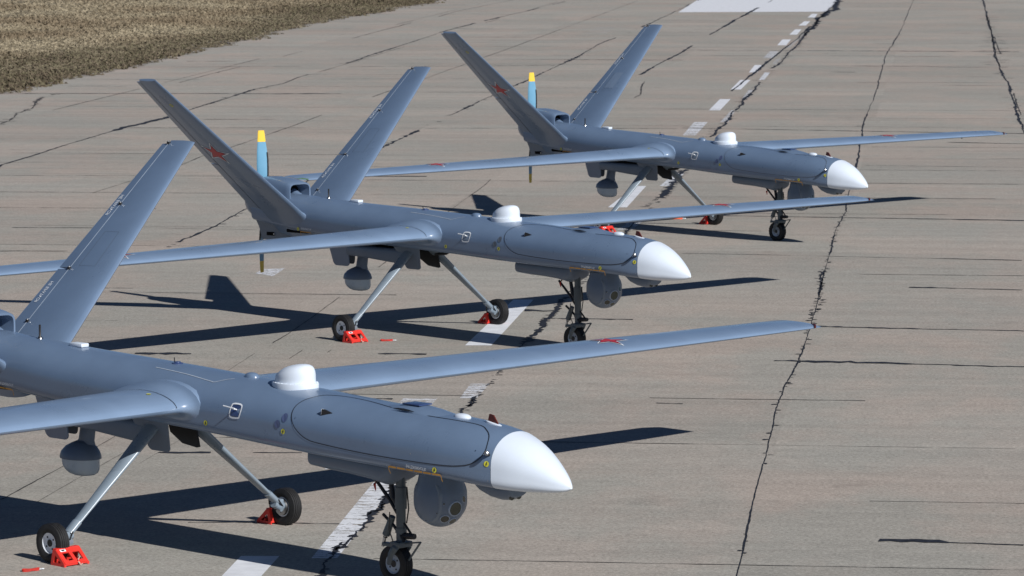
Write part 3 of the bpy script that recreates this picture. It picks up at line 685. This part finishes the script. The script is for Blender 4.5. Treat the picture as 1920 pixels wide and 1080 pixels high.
LONG = {
    'J1': [(1.87, 31.91), (2.12, 34.48), (2.5, 38.22), (2.88, 41.95), (3.16, 44.46), (3.45, 46.48), (3.88, 50.19), (4.27, 53.8), (4.74, 58.39), (5.43, 64.83), (5.92, 68.6), (7.44, 83.09), (8.86, 96.66), (10.44, 110.87), (12.5, 129.93), (14.08, 143.36), (15.72, 156.85), (20.41, 197.78)],
    'J2': [(23.94, 197.57), (21.13, 172.97), (18.35, 148.31), (16.45, 131.85), (15.59, 123.98), (14.0, 109.29), (12.05, 91.24)],
    'J3': [(-1.6, 31.94), (-1.53, 33.17), (-1.48, 33.36), (-1.32, 34.55), (-1.23, 35.39), (-1.11, 36.34), (-0.54, 41.99), (-0.41, 43.42), (-0.13, 46.11), (0.22, 48.92), (0.57, 52.02), (0.85, 54.79), (1.98, 65.1), (2.54, 70.07), (2.95, 73.3), (3.55, 78.74), (4.58, 89.07), (5.24, 95.21), (6.15, 103.26), (7.47, 115.61), (9.12, 130.06), (11.35, 150.23), (14.72, 180.84), (16.43, 195.21)],
    'J3b': [(6.18, 109.25), (7.64, 121.0), (8.79, 130.48), (10.14, 141.56), (11.91, 157.03), (12.9, 165.1), (14.85, 182.43)],
    'J4': [(-5.54, 61.82), (-5.36, 63.05), (-5.08, 65.03), (-4.76, 69.05), (-2.67, 87.38), (-1.97, 94.11), (-1.44, 98.57), (-0.54, 106.92), (0.12, 112.71), (0.83, 119.16), (2.02, 129.52), (3.2, 142.34), (4.38, 151.63), (5.89, 164.79), (8.15, 185.23), (9.54, 198.4)],
    'J5': [(-10.61, 80.29), (-10.28, 83.02), (-9.93, 87.01), (-9.31, 92.83), (-8.64, 97.16), (-8.07, 103.17), (-7.74, 106.33), (-7.3, 110.85), (-6.72, 113.86), (-6.46, 117.72), (-5.52, 125.88), (-4.77, 133.95), (-3.91, 143.12), (-2.74, 154.77), (-1.24, 167.12), (0.02, 176.24), (2.71, 195.99)],
    'J6': [(3.94, 119.05), (5.97, 135.71), (9.73, 168.61), (12.03, 187.52), (13.25, 198.19)],
    'J7': [(-8.68, 65.61), (-8.47, 68.32), (-7.83, 73.4), (-7.48, 75.81), (-6.8, 80.67), (-6.62, 82.93), (-6.21, 85.66), (-5.3, 93.35), (-4.45, 101.3), (-3.49, 109.27), (-0.89, 131.68), (0.61, 144.93), (6.56, 198.58)],
    'J8': [(-4.79, 36.03), (-4.47, 38.04), (-4.26, 39.48), (-4.15, 40.26), (-3.37, 45.8), (-3.15, 47.66), (-2.88, 49.56), (-2.68, 51.42), (-2.42, 54.12), (-1.94, 59.18), (-1.02, 69.55), (-0.54, 74.3), (-0.16, 79.59)],
    'J9': [(-4.44, 35.86), (-4.12, 37.93), (-2.77, 46.57), (-2.6, 47.82)],
    'J10': [(-9.8, 114.59), (-9.43, 118.49), (-8.61, 125.61), (-7.83, 131.95), (-7.15, 138.5), (-6.36, 145.22), (-5.2, 156.63), (-4.22, 165.27), (-3.16, 174.19), (-2.62, 180.19), (0.02, 198.95)],
    'Z1': [(-12.46, 94.39), (-12.46, 97.26), (-12.6, 98.89), (-12.48, 101.29), (-12.88, 105.41), (-12.77, 108.14)],
    'Z2': [(4.07, 116.7), (3.77, 112.59), (3.59, 107.63), (3.36, 105.98)],
}
GRASS_EDGE = [(-14.34, 108.75), (-13.87, 112.25), (-13.31, 117.29), (-12.23, 126.12), (-11.77, 132.1), (-10.9, 139.57), (-9.98, 149.54), (-8.82, 161.02), (-7.54, 172.26), (-6.16, 178.06), (-5.38, 187.63), (-3.61, 199.16)]
# transverse joints: x0, y0, x1, y1, weight
CROSS = [
    (-12.09, 124.61, -5.49, 125.12, 0.5),
    (-10.77, 128.79, -9.12, 128.73, 0.8),
    (-12.87, 112.53, -11.12, 112.47, 0.5),
    (-14.34, 108.75, -4.75, 108.17, 0.9),
    (-12.46, 104.60, -10.19, 104.53, 0.4),
    (-8.16, 100.19, -4.39, 100.08, 0.5),
    (-7.67, 96.23, -4.22, 96.13, 0.4),
    (-9.28, 92.83, -4.07, 92.69, 0.7),
    (-11.74, 88.92, -3.92, 89.10, 0.5),
    (-11.23, 85.08, -7.85, 84.83, 0.4),
    (-10.71, 81.08, -7.93, 81.17, 0.5),
    (-10.23, 77.43, -1.69, 76.95, 0.8),
    (-1.83, 149.19, 3.97, 149.47, 0.6),
    (-5.25, 124.73, 1.39, 125.25, 0.7),
    (0.95, 129.56, 5.68, 128.98, 1.0),
    (-5.12, 116.68, 0.65, 116.82, 0.5),
    (-4.77, 108.74, -3.48, 108.98, 0.4),
    (-2.79, 108.96, -0.48, 108.89, 0.4),
    (-1.69, 100.24, -1.37, 100.23, 0.7),
    (-2.70, 92.45, 0.17, 92.37, 0.7),
    (2.29, 92.31, 3.94, 92.27, 0.7),
    (-2.68, 88.69, 0.29, 88.61, 0.5),
    (6.80, 149.89, 11.31, 149.69, 0.3),
    (6.03, 137.06, 17.65, 135.25, 0.8),
    (8.57, 125.36, 15.58, 123.24, 0.6),
    (5.62, 121.08, 8.98, 120.96, 0.4),
    (9.90, 120.57, 15.74, 119.33, 0.5),
    (12.05, 103.08, 13.22, 102.28, 0.6),
    (5.08, 96.32, 12.46, 94.35, 0.5),
    (4.08, 92.47, 11.90, 90.05, 1.0),
    (9.79, 87.06, 11.43, 86.47, 0.7),
    (7.04, 83.43, 10.45, 82.52, 0.5),
    (7.29, 79.87, 10.47, 79.19, 0.5),
    (6.91, 75.63, 9.84, 74.61, 0.6),
    (-9.22, 69.72, -4.82, 69.63, 0.6),
    (-8.45, 65.40, -7.05, 65.27, 0.9),
    (-5.94, 65.25, -4.29, 64.91, 0.4),
    (-8.10, 61.13, -7.02, 61.11, 0.3),
    (-4.65, 47.51, -1.05, 47.41, 1.3),
    (-2.03, 56.65, 0.63, 56.61, 0.5),
    (0.17, 52.29, 0.56, 52.28, 1.4),
    (0.40, 51.37, 1.60, 51.16, 0.7),
    (3.29, 67.64, 8.80, 66.44, 0.9),
    (3.81, 64.15, 8.33, 62.89, 1.1),
    (2.68, 60.58, 7.84, 59.35, 0.7),
    (3.32, 55.87, 7.26, 54.91, 0.8),
    (3.95, 50.37, 6.61, 49.78, 0.8),
    (2.10, 46.93, 6.11, 45.98, 1.2),
    (1.93, 42.67, 2.55, 42.48, 0.6),
    (2.58, 42.39, 4.24, 42.20, 0.3),
    (4.24, 42.20, 5.59, 42.01, 1.4),
    (3.55, 38.10, 4.06, 38.02, 0.6),
    (1.51, 34.03, 3.82, 33.53, 1.1),
    (3.82, 33.53, 4.45, 33.38, 0.6),
    (-5.16, 39.15, -2.13, 39.04, 0.7),
    (-3.60, 39.09, -3.06, 39.09, 1.8),
    (-4.65, 34.82, -2.56, 34.77, 0.5),
    (-2.93, 34.68, -1.56, 34.58, 0.6),
    (-1.56, 43.21, -1.34, 43.20, 1.5),
    (-0.26, 43.19, 1.89, 42.71, 0.7),
    (-1.30, 34.49, 1.48, 34.00, 0.7),
    (-6.58, 55.43, -5.43, 55.34, 0.3),
    (-0.51, 61.54, 2.86, 61.03, 0.4),
    (5.50, 53.79, 5.94, 53.71, 0.3),
    (16.31, 152.22, 19.56, 151.52, 0.5),
    (16.45, 187.28, 24.50, 186.00, 0.6),
    (12.20, 112.31, 14.46, 111.94, 0.4),
    (-6.76, 137.11, -4.88, 137.04, 0.3),
    (1.02, 181.57, 7.72, 181.21, 0.4),
    (-1.36, 167.12, 6.65, 166.73, 0.3),
]
# painted marks: four corners on the ground, how much paint is left
MARKS = [
    ([(0.02, 53.73), (0.30, 53.73), (-0.26, 48.29), (-0.59, 48.30)], 0.82),
    ([(-2.33, 32.91), (-2.00, 32.90), (-2.12, 31.64), (-2.45, 31.65)], 1),
    ([(-1.22, 43.25), (-0.84, 43.24), (-1.05, 40.95), (-1.48, 40.95)], 0.45),
    ([(2.38, 74.37), (2.58, 74.36), (2.06, 69.37), (1.72, 69.38)], 1),
    ([(4.46, 94.79), (4.79, 94.78), (4.25, 89.66), (3.95, 89.67)], 0.55),
    ([(5.64, 105.11), (5.93, 105.10), (5.36, 99.80), (5.07, 99.80)], 1),
    ([(6.81, 115.63), (7.11, 115.62), (6.50, 110.11), (6.21, 110.12)], 0.9),
    ([(7.85, 125.39), (8.14, 125.38), (7.61, 120.30), (7.35, 120.31)], 1),
    ([(9.05, 136.04), (9.35, 136.03), (8.77, 130.48), (8.45, 130.50)], 0.5),
    ([(10.21, 146.56), (10.53, 146.55), (9.97, 141.09), (9.64, 141.10)], 1),
    ([(11.46, 157.05), (11.71, 157.04), (11.12, 151.34), (10.81, 151.35)], 1),
    ([(12.53, 166.45), (12.78, 166.44), (12.21, 161.29), (11.90, 161.30)], 1),
    ([(13.61, 176.29), (13.87, 176.28), (13.36, 171.21), (13.03, 171.23)], 1),
    ([(-1.34, 37.04), (-1.11, 37.04), (-1.50, 32.79), (-1.72, 32.79)], 0.62),
    ([(-0.48, 44.51), (-0.26, 44.51), (-0.40, 43.24), (-0.59, 43.24)], 0.5),
    ([(3.27, 77.71), (3.47, 77.71), (3.02, 74.36), (2.84, 74.36)], 0.6),
    ([(2.02, 66.46), (2.25, 66.46), (2.01, 64.69), (1.74, 64.69)], 0.5),
    ([(5.65, 99.79), (5.75, 99.78), (5.29, 94.77), (5.09, 94.77)], 0.5),
    ([(6.73, 110.10), (6.85, 110.10), (6.36, 105.08), (6.23, 105.09)], 0.5),
    ([(7.84, 120.29), (8.01, 120.29), (7.52, 115.61), (7.36, 115.61)], 0.6),
    ([(8.84, 129.66), (9.06, 130.47), (8.60, 126.12), (8.46, 126.13)], 0.4),
    ([(12.02, 157.02), (12.78, 163.16), (9.91, 138.73), (9.80, 138.74)], 0.4),
    ([(3.54, 160.45), (4.31, 160.41), (3.69, 152.78), (2.81, 152.82)], 0.25),
    ([(4.37, 160.41), (5.08, 160.38), (4.61, 155.60), (4.25, 154.46)], 0.2),
    ([(17.98, 157.35), (18.21, 157.34), (17.68, 152.72), (17.45, 152.73)], 0.2),
    ([(18.70, 157.31), (18.96, 157.30), (18.43, 152.68), (18.14, 152.70)], 0.25),
    ([(-3.75, 58.12), (-3.42, 58.28), (-3.53, 57.07), (-3.82, 57.48)], 0.52),
    ([(7.67, 178.88), (9.74, 201.27), (17.01, 200.85), (14.55, 179.29)], 0.95),
]
tar = MB(); thin = MB()
L = LONG
# foreground end pieces carry on toward and past the camera
tar_line(tar, [(-.6, 9), (1.2, 26)]+L['J1'][:3], .016, .2, 0, .5, .07, wander=.004)
tar_line(tar, L['J1'][2:6], .016, .3, 0, 1.8, .09, wander=.006)
tar_line(tar, L['J1'][5:11], .019, .4, 0, 3.5, .09, wander=.006)
tar_line(tar, L['J1'][6:9], .022, .8, .55, 5, .11, wander=.02)
tar_line(tar, L['J1'][10:], .028, .35, 0, .1, .2, step=.4, wander=.02)
tar_line(tar, L['J1'][-1:]+[(60, 560)], .05, .3, step=1)
tar_line(tar, L['J2'], .07, .4, 0, .5, .35, step=.3, wander=.02); tar_line(tar, L['J2'][1:5], .04, .5, 0, .9, .7, step=.3, wander=.02); tar_line(tar, [L['J2'][-1], (7.5, 50), (2.5, 5)], .05, .3)
tar_line(tar, [(-4.5, 6)]+L['J3'][:1], .08, .4, .1)
tar_line(tar, L['J3'][:8], .042, .8, .08, 3.5, .07, wander=.02, step=.05); tar_line(tar, L['J3'][1:8], .030, .9, .5, 3, .08, wander=.03, step=.05)
tar_line(tar, L['J3'][7:13], .052, .7, .12, 6, .10, wander=.015, step=.07); tar_line(tar, L['J3'][12:16], .09, .6, .1, 5, .18, wander=.02, step=.2)
tar_line(tar, L['J3'][16:], .065, .6, .10, 1.6, .28, wander=.03, step=.25); tar_line(tar, L['J3'][-3:]+[(30, 320)], .24, .35, step=.5, wander=.12)
tar_line(tar, L['J3b'], .10, .25, .05, 0, step=.4, wander=.02)
tar_line(tar, L['J4'][:4], .055, .6, .2, .8, .15, step=.2, wander=.015); tar_line(tar, L['J4'][3:], .06, .6, .2, .5, .2, step=.25, wander=.02); tar_line(tar, L['J4'][-1:]+[(40, 480)], .2, .4, step=1)
tar_line(tar, L['J5'][:8], .12, .4, .03, .3, .25, step=.3, wander=.015); tar_line(tar, L['J5'][7:], .075, .5, .12, .3, .3, step=.3, wander=.02); tar_line(tar, [(-13.5, 54)]+L['J5'][:1], .14, .4)
tar_line(tar, L['J6'], .10, .3, .04, 0, step=.4, wander=.02)
tar_line(thin, L['J7'], .028, .4, .15, 0, step=.25, wander=.006); tar_line(thin, L['J8'], .014, .35, .08, 0, step=.15, wander=.004); tar_line(thin, L['J9'], .008, .3, .35, 0, step=.12, wander=.003)
tar_line(thin, [(x+.35, y) for x, y in L['J9']], .007, .3, .5, 0, step=.12, wander=.003)
tar_line(thin, L['J10'], .045, .5, .25, 0, step=.4, wander=.02); tar_line(thin, L['Z1'], .08, .8, .2, 1.5, .3, step=.15, wander=.03); tar_line(thin, L['Z2'], .04, .4, .1, 0, step=.2)
for x0, y0, x1, y1, w_ in CROSS:
    d = math.hypot(x1-x0, y1-y0); dist = y0
    # a joint across the lanes reads by its depth: wider where it was refilled
    heavy = w_ > .75
    tar_line(tar if w_ > .55 else thin, [(x0, y0), (x1, y1)], (.040+.0009*dist)*max(.45, w_)*(1 if heavy else .7), .6, .28 if w_ >= 1 else (.35 if w_ > .6 else .45), 0, z=.0045, step=.10 if dist < 60 else .25, wander=.010+.0002*dist)
# the faint rest of the slab grid: 3.57 m squares
LA, LC = math.sin(LANG), math.cos(LANG)
def lane_pt(u, v): return (u*LC+v*LA, -u*LA+v*LC)
for k in range(6, 58):
    v = .3+3.57*k; tar_line(thin, [lane_pt(-22-v*.05, v), lane_pt(9, v)], .010+.00022*v, .6, .55, 0, z=.0035, step=.2 if v < 80 else .5, wander=.004)
for u in (1.9, 5.45, 9.0, -19.4, -22.9): tar_line(thin, [lane_pt(u, 20), lane_pt(u, 200)], .03, .5, .5, 0, z=.0035, step=.4, wander=.01)
o = tar.build('bitumen_seams', TAR, None, False); tag(o, kind='structure')
o = thin.build('pavement_joints', GAP, None, False); tag(o, kind='structure')

# worn white paint: the concrete shows where the paint is gone
def paint_mat(keep, col=(.74, .76, .80)):
    m, t, b = nodes('runway paint %d' % int(keep*100)); mp = lane_coords(t).outputs[0]
    a = noise(t, mp, 1.0, 6, .75, (1.6, 14, 1)); g = noise(t, mp, 14, 5, .8)
    s = math_(t, 'ADD', math_(t, 'MULTIPLY', a, .55), math_(t, 'MULTIPLY', g, .45))
    th = .5+(keep-.5)*.34
    mask = rng_map(t, s, th-.035, th+.05, 1, 0)
    n1 = noise(t, mp, 5, 4); t.links.new(mixc(t, rng_map(t, n1, .35, .65, 0, 1), col, tuple(c*.86 for c in col)), b.inputs['Base Color']); b.inputs['Roughness'].default_value = .7; b.inputs['Specular IOR Level'].default_value = .3
    tr = N(t, 'ShaderNodeBsdfTransparent'); mx = N(t, 'ShaderNodeMixShader'); t.links.new(mask, mx.inputs[0]); t.links.new(tr.outputs[0], mx.inputs[1]); t.links.new(b.outputs[0], mx.inputs[2])
    t.links.new(mx.outputs[0], t.nodes['Material Output'].inputs[0]); return m
groups = {}
for c, w_ in MARKS: groups.setdefault(round(w_, 2), []).append(c)
vs = []; fs = []; mats = []; fm = []
extra = {1: [[(-2.93, 27.5), (-2.60, 27.5), (-2.12, 31.66), (-2.45, 31.66)], [(-3.95, 17), (-3.62, 17), (-3.2, 22.4), (-3.53, 22.4)]], .6: [[(-1.85, 37.9), (-1.5, 37.9), (-1.05, 40.9), (-1.45, 40.9)]]}
for k, cs in extra.items(): groups.setdefault(k, []).extend(cs)
for gi, (k, cs) in enumerate(sorted(groups.items())):
    mats.append(paint_mat(min(k, 1.0) if k < .95 else 1.08))
    for c in cs:
        n = len(vs); vs += [(x, y, .0025) for x, y in c]; fs.append((n, n+1, n+2, n+3)); fm.append(gi)
pa = mesh_obj('painted_markings', vs, fs, mats[0], None, False, mats=mats, fmat=fm); tag(pa, kind='structure')
o = mesh_obj('painted_apron', [(9.6, 200.5, .003), (17.0, 200.5, .003), (40, 360, .003), (26, 360, .003)], [(0, 1, 2, 3)], mats[-1], None, False); tag(o, kind='structure')

# ---------------------------------------------------------------- grass field beyond the apron edge
E_ = [(-26, 40), (-20, 70), (-16, 95)]+GRASS_EDGE+[(2, 235), (22, 330), (60, 520)]
EP = resample(E_, .5); jit = 0; edge = []
for i, p in enumerate(EP): jit = jit*.8+rng.normal()*.10; edge.append((p.x+jit, p.y))
m, t, b = nodes('dry grass soil'); mp = lane_coords(t).outputs[0]
a1 = noise(t, mp, .16, 5, .65, (.5, 1, 1)); a2 = noise(t, mp, 1.3, 6, .7, (.5, 1, 1)); a3 = noise(t, mp, 9, 4, .7)
c = mixc(t, rng_map(t, a1, .38, .62, 0, 1), (.22, .185, .125), (.13, .105, .072)); c = mixc(t, rng_map(t, a2, .4, .65, 0, .7), c, (.27, .235, .165)); c = mixc(t, rng_map(t, a3, .45, .7, 0, .5), c, (.09, .075, .052))
t.links.new(c, b.inputs['Base Color']); b.inputs['Roughness'].default_value = .95; b.inputs['Specular IOR Level'].default_value = .1
fv = [(x, y, .006) for x, y in edge]+[(x-2500, y, .006) for x, y in edge]; n = len(edge)
o = mesh_obj('grass_field', fv, [(i, i+1, n+i+1, n+i) for i in range(n-1)], m, None, False); tag(o, kind='structure')
# crumbled pale dirt along the edge
m, t, b = nodes('crumbled edge'); mp = lane_coords(t).outputs[0]; a1 = noise(t, mp, 1.1, 7, .8); a2 = noise(t, mp, 7, 5, .7)
t.links.new(mixc(t, rng_map(t, a2, .35, .65, 0, 1), (.40, .37, .33), (.16, .13, .10)), b.inputs['Base Color']); b.inputs['Roughness'].default_value = .95
tr = N(t, 'ShaderNodeBsdfTransparent'); mx = N(t, 'ShaderNodeMixShader'); t.links.new(rng_map(t, a1, .47, .53, 0, 1), mx.inputs[0]); t.links.new(tr.outputs[0], mx.inputs[1]); t.links.new(b.outputs[0], mx.inputs[2]); t.links.new(mx.outputs[0], t.nodes['Material Output'].inputs[0])
fv = [(x-1.1, y, .010) for x, y in edge]+[(x+.28, y, .010) for x, y in edge]
o = mesh_obj('crumbled_edge', fv, [(i, n+i, n+i+1, i+1) for i in range(n-1)], m, None, False); tag(o, kind='structure')
# tufts
ey = np.array([e[1] for e in edge]); exx = np.array([e[0] for e in edge])
NT = 62000
ty = 96+(222-96)*rng.random(NT)**.85; tx0 = np.interp(ty, ey, exx)
dd = rng.exponential(1.0, NT)*3.0; far = rng.random(NT) < .72; dd = np.where(far, rng.random(NT)*30*np.clip((ty-90)/100, .25, 1), dd)
tx = tx0-dd-.05+.25*rng.normal(size=NT)*(dd < .6)
clump = (np.sin(tx*.9+np.sin(ty*.23)*2)+np.sin(ty*.37+tx*.21)+np.sin(tx*.31-ty*.11))/3
hh = (.035+.07*rng.random(NT)**1.5)*(1+.5*clump)*np.where(dd < 4, .9, 1.0)
hh = np.clip(hh, .02, .25)
nb = 3; A = rng.random((NT, nb))*2*np.pi; lean = rng.random((NT, nb))*.7; wb = rng.uniform(.03, .10, (NT, nb))
bx = tx[:, None]+rng.normal(0, .06, (NT, nb)); byy = ty[:, None]+rng.normal(0, .06, (NT, nb)); ca, sa = np.cos(A), np.sin(A)
V = np.zeros((NT, nb, 3, 3)); V[..., 0, 0] = bx-sa*wb; V[..., 0, 1] = byy+ca*wb; V[..., 1, 0] = bx+sa*wb; V[..., 1, 1] = byy-ca*wb
V[..., 0, 2] = V[..., 1, 2] = .004; V[..., 2, 0] = bx+ca*lean*hh[:, None]; V[..., 2, 1] = byy+sa*lean*hh[:, None]; V[..., 2, 2] = hh[:, None]*rng.uniform(.6, 1.1, (NT, nb))
V = V.reshape(-1, 3); me = bpy.data.meshes.new('dry_grass'); nf = NT*nb
me.vertices.add(nf*3); me.vertices.foreach_set('co', V.ravel()); me.loops.add(nf*3); me.loops.foreach_set('vertex_index', np.arange(nf*3)); me.polygons.add(nf); me.polygons.foreach_set('loop_start', np.arange(nf)*3); me.polygons.foreach_set('loop_total', np.full(nf, 3)); me.update()
straw = np.array([.31, .265, .185]); brown = np.array([.195, .155, .105]); olive = np.array([.11, .10, .062]); dk = np.array([.095, .076, .055])
k = np.clip(.5+clump*.9+rng.normal(0, .16, NT), 0, 1)[:, None]; colr = straw*(1-k)+brown*k
near = np.clip(1-(dd-2.5-1.5*np.sin(ty*.11))/3.0, 0, 1)[:, None]*(.55+.45*rng.random((NT, 1))); ol = np.where(rng.random((NT, 1)) < .5, olive, dk); colr = colr*(1-near)+ol*near
colr *= rng.uniform(.9, 1.1, (NT, 1)); col4 = np.ones((NT, nb*3, 4)); col4[..., :3] = colr[:, None, :]
at = me.color_attributes.new('blade', 'FLOAT_COLOR', 'POINT'); at.data.foreach_set('color', col4.ravel())
m, t, b = nodes('grass blades'); a = N(t, 'ShaderNodeVertexColor'); a.layer_name = 'blade'; t.links.new(a.outputs[0], b.inputs['Base Color']); b.inputs['Roughness'].default_value = .9; b.inputs['Specular IOR Level'].default_value = .1
me.materials.append(m); o = bpy.data.objects.new('dry_grass', me); COL.objects.link(o); tag(o, 'straw and brown dry grass on the field left of the concrete', 'grass', kind='stuff')

# ---------------------------------------------------------------- wheel chocks
def make_chock():
    r = bpy.data.objects.new('wheel_chock', None); COL.objects.link(r); r.empty_display_size = .2
    # cross-section in x (rest side at 0, toe at .18), apex .14 high; width along y
    W, T, H, D = .25, .012, .135, .185
    mb = MB(); ap = .045
    def slope(x0, z0, x1, z1, windows):
        """plate from (x0,z0) up to (x1,z1) with rectangular windows in (s,y)"""
        d = Vector((x1-x0, 0, z1-z0)); n_ = Vector((-d.z, 0, d.x)).normalized()*T/2
        ss = [0, .20, .70, 1]; yy = [-W/2, -W/2+.035, -.018, .018, W/2-.035, W/2]
        for i in range(3):
            for j in range(5):
                if windows and i == 1 and j in (1, 3): continue
                q = [Vector((x0, yy[j], z0))+d*ss[i], Vector((x0, yy[j+1], z0))+d*ss[i], Vector((x0, yy[j+1], z0))+d*ss[i+1], Vector((x0, yy[j], z0))+d*ss[i+1]]
                mb.plate(q, n_, T)
    slope(D, .022, ap+.012, H, True); slope(0, .014, ap-.012, H, False)
    mb.box((ap, 0, H), (.05, W+.002, .018), bevel=.005)
    for y in (-W/2-.001, W/2+.001):
        # side wall with a triangular window
        o_ = [(0, .0), (D, .0), (D, .02), (ap+.018, H), (ap-.018, H), (0, .02)]; i_ = [(.035, .026), (.130, .026), (.130, .034), (.062, .088), (.05, .088), (.035, .034)]
        n0 = len(mb.v)
        for dy in (-T/2, T/2):
            mb.v += [(x, y+dy, z) for x, z in o_]+[(x, y+dy, z) for x, z in i_]
        for q in range(6):
            p = (q+1) % 6
            mb.f += [(n0+q, n0+p, n0+6+p, n0+6+q), (n0+12+q, n0+18+q, n0+18+p, n0+12+p), (n0+q, n0+12+q, n0+12+p, n0+p), (n0+6+q, n0+6+p, n0+18+p, n0+18+q)]
        mb.box((D-.012, y, .012), (.028, .022, .026), bevel=.004)
    mb.box((D-.006, 0, .018), (.014, W, .014)); mb.box((.09, 0, .03), (.012, W, .03))
    bd = mb.build('chock_body', M['red'], r, False)
    MB().tube([(D+.01, .01, .035), (D+.02, .015, .02), (D+.02, .02, .006), (D+.0, .06, .01), (.1, .05, .03), (.11, .02, .06)], .006, 6).tube([(D+.004, .012, .05), (D-.035, .06, .07), (.11, .07, .05)], .005, 6).build('chock_rope', M['rope'], bd)
    d = Vector((ap+.012-D, 0, H-.022)).normalized(); n_ = Vector((-d.z, 0, d.x))
    if n_.x < 0: n_ = -n_
    c0 = Vector((D, 0, .022))+(Vector((ap+.012, 0, H))-Vector((D, 0, .022)))*.86+n_*(T/2+.002)
    def q(s_, y_): return c0+d*s_+Vector((0, y_, 0))
    st = MB().add([q(-.013, -.095), q(-.013, -.035), q(.013, -.035), q(.013, -.095)], [(0, 1, 2, 3)]).build('sticker', M['pwhite'], bd, False)
    MB().add([q(.008, -.09)+n_*.001, q(.008, -.04)+n_*.001, q(-.004, -.052)+n_*.001, q(-.009, -.065)+n_*.001, q(-.004, -.078)+n_*.001], [(0, 1, 2, 3, 4)]).build('sticker_mark', M['black'], bd, False)
    return r
chock = make_chock(); first = True
CH = [(0, 'f', 'red slotted chock at bottom left, before the near main wheel of the nearest drone'), (0, 'a', 'red chock in shade behind the far main wheel of the nearest drone'),
      (1, 'f', 'red slotted chock in front of the near main wheel of the middle drone'), (1, 'a', 'dark red chock in shade behind the far wheel of the middle drone'),
      (2, 'f', 'red chock before the near wheel of the farthest drone, just above the middle drone'), (2, 'a', 'dark red chock behind the far wheel of the farthest drone')]
for di, kind, lb in CH:
    c = chock if first else copy_tree(chock); first = False
    (x, y), th = POSES[di][0], POSES[di][1]; P = Matrix.Translation((x, y, 0)) @ Matrix.Rotation(th, 4, 'Z')
    c.matrix_world = P @ (Matrix.Translation((-2.735, -1.315, 0)) if kind == 'f' else Matrix.Translation((-2.925, 1.385, 0)) @ Matrix.Rotation(math.pi, 4, 'Z'))
    tag(c, lb, 'wheel chock', 'red chocks at the main wheels')
# ---------------------------------------------------------------- cloth pull tags lying on the concrete
def make_tag(mat):
    r = bpy.data.objects.new('pull_tag', None); COL.objects.link(r); r.empty_display_size = .1
    n = 28; pts = [(.078*math.cos(a)*(1-.08*math.cos(a)), .026*math.sin(a)*(1-.55*math.cos(a)), .010+.004*math.sin(3*a)) for a in [2*math.pi*i/n for i in range(n)]]
    rr = []
    for i, p in enumerate(pts):
        a = 2*math.pi*i/n; c = Vector(p); u = Vector((math.cos(a), math.sin(a), 0)); rr.append([c+u*.0035+Vector((0, 0, .010)), c-u*.0035+Vector((0, 0, .010)), c-u*.0035-Vector((0, 0, .009)), c+u*.0035-Vector((0, 0, .009))])
    rr.append(rr[0]); MB().loft(rr, cap0=False, cap1=False).build('strap', mat, r)
    MB().tube([(.078+.016*math.cos(a), .014*math.sin(a), .010) for a in [2*math.pi*i/12 for i in range(13)]], .0025, 6).tube([(.094, 0, .01), (.115, .004, .008)], .005, 6).build('split_ring', M['pwhite'], r)
    return r
for (x, y), rz, mt, sc, lb in (((-4.04, 32.2), .55, M['redcloth'], 1.0, 'red cloth pull tag with white ring lying by the bottom left chock'),
                          ((-1.58, 48.8), .15, M['redcloth'], 1.0, 'red cloth pull tag lying on the concrete right of the middle drone\'s near chock'),
                          ((2.86, 66.88), .1, M['orangecloth'], 1.3, 'orange pull tag on the concrete between the farthest drone\'s two main wheels')):
    g = make_tag(mt); g.location = (x, y, 0); g.rotation_euler.z = rz; g.scale = (sc,)*3; tag(g, lb, 'pull tag', 'cloth pull tags on the concrete')
# a fallen rusty leaf-like stain fragment right of the first wing
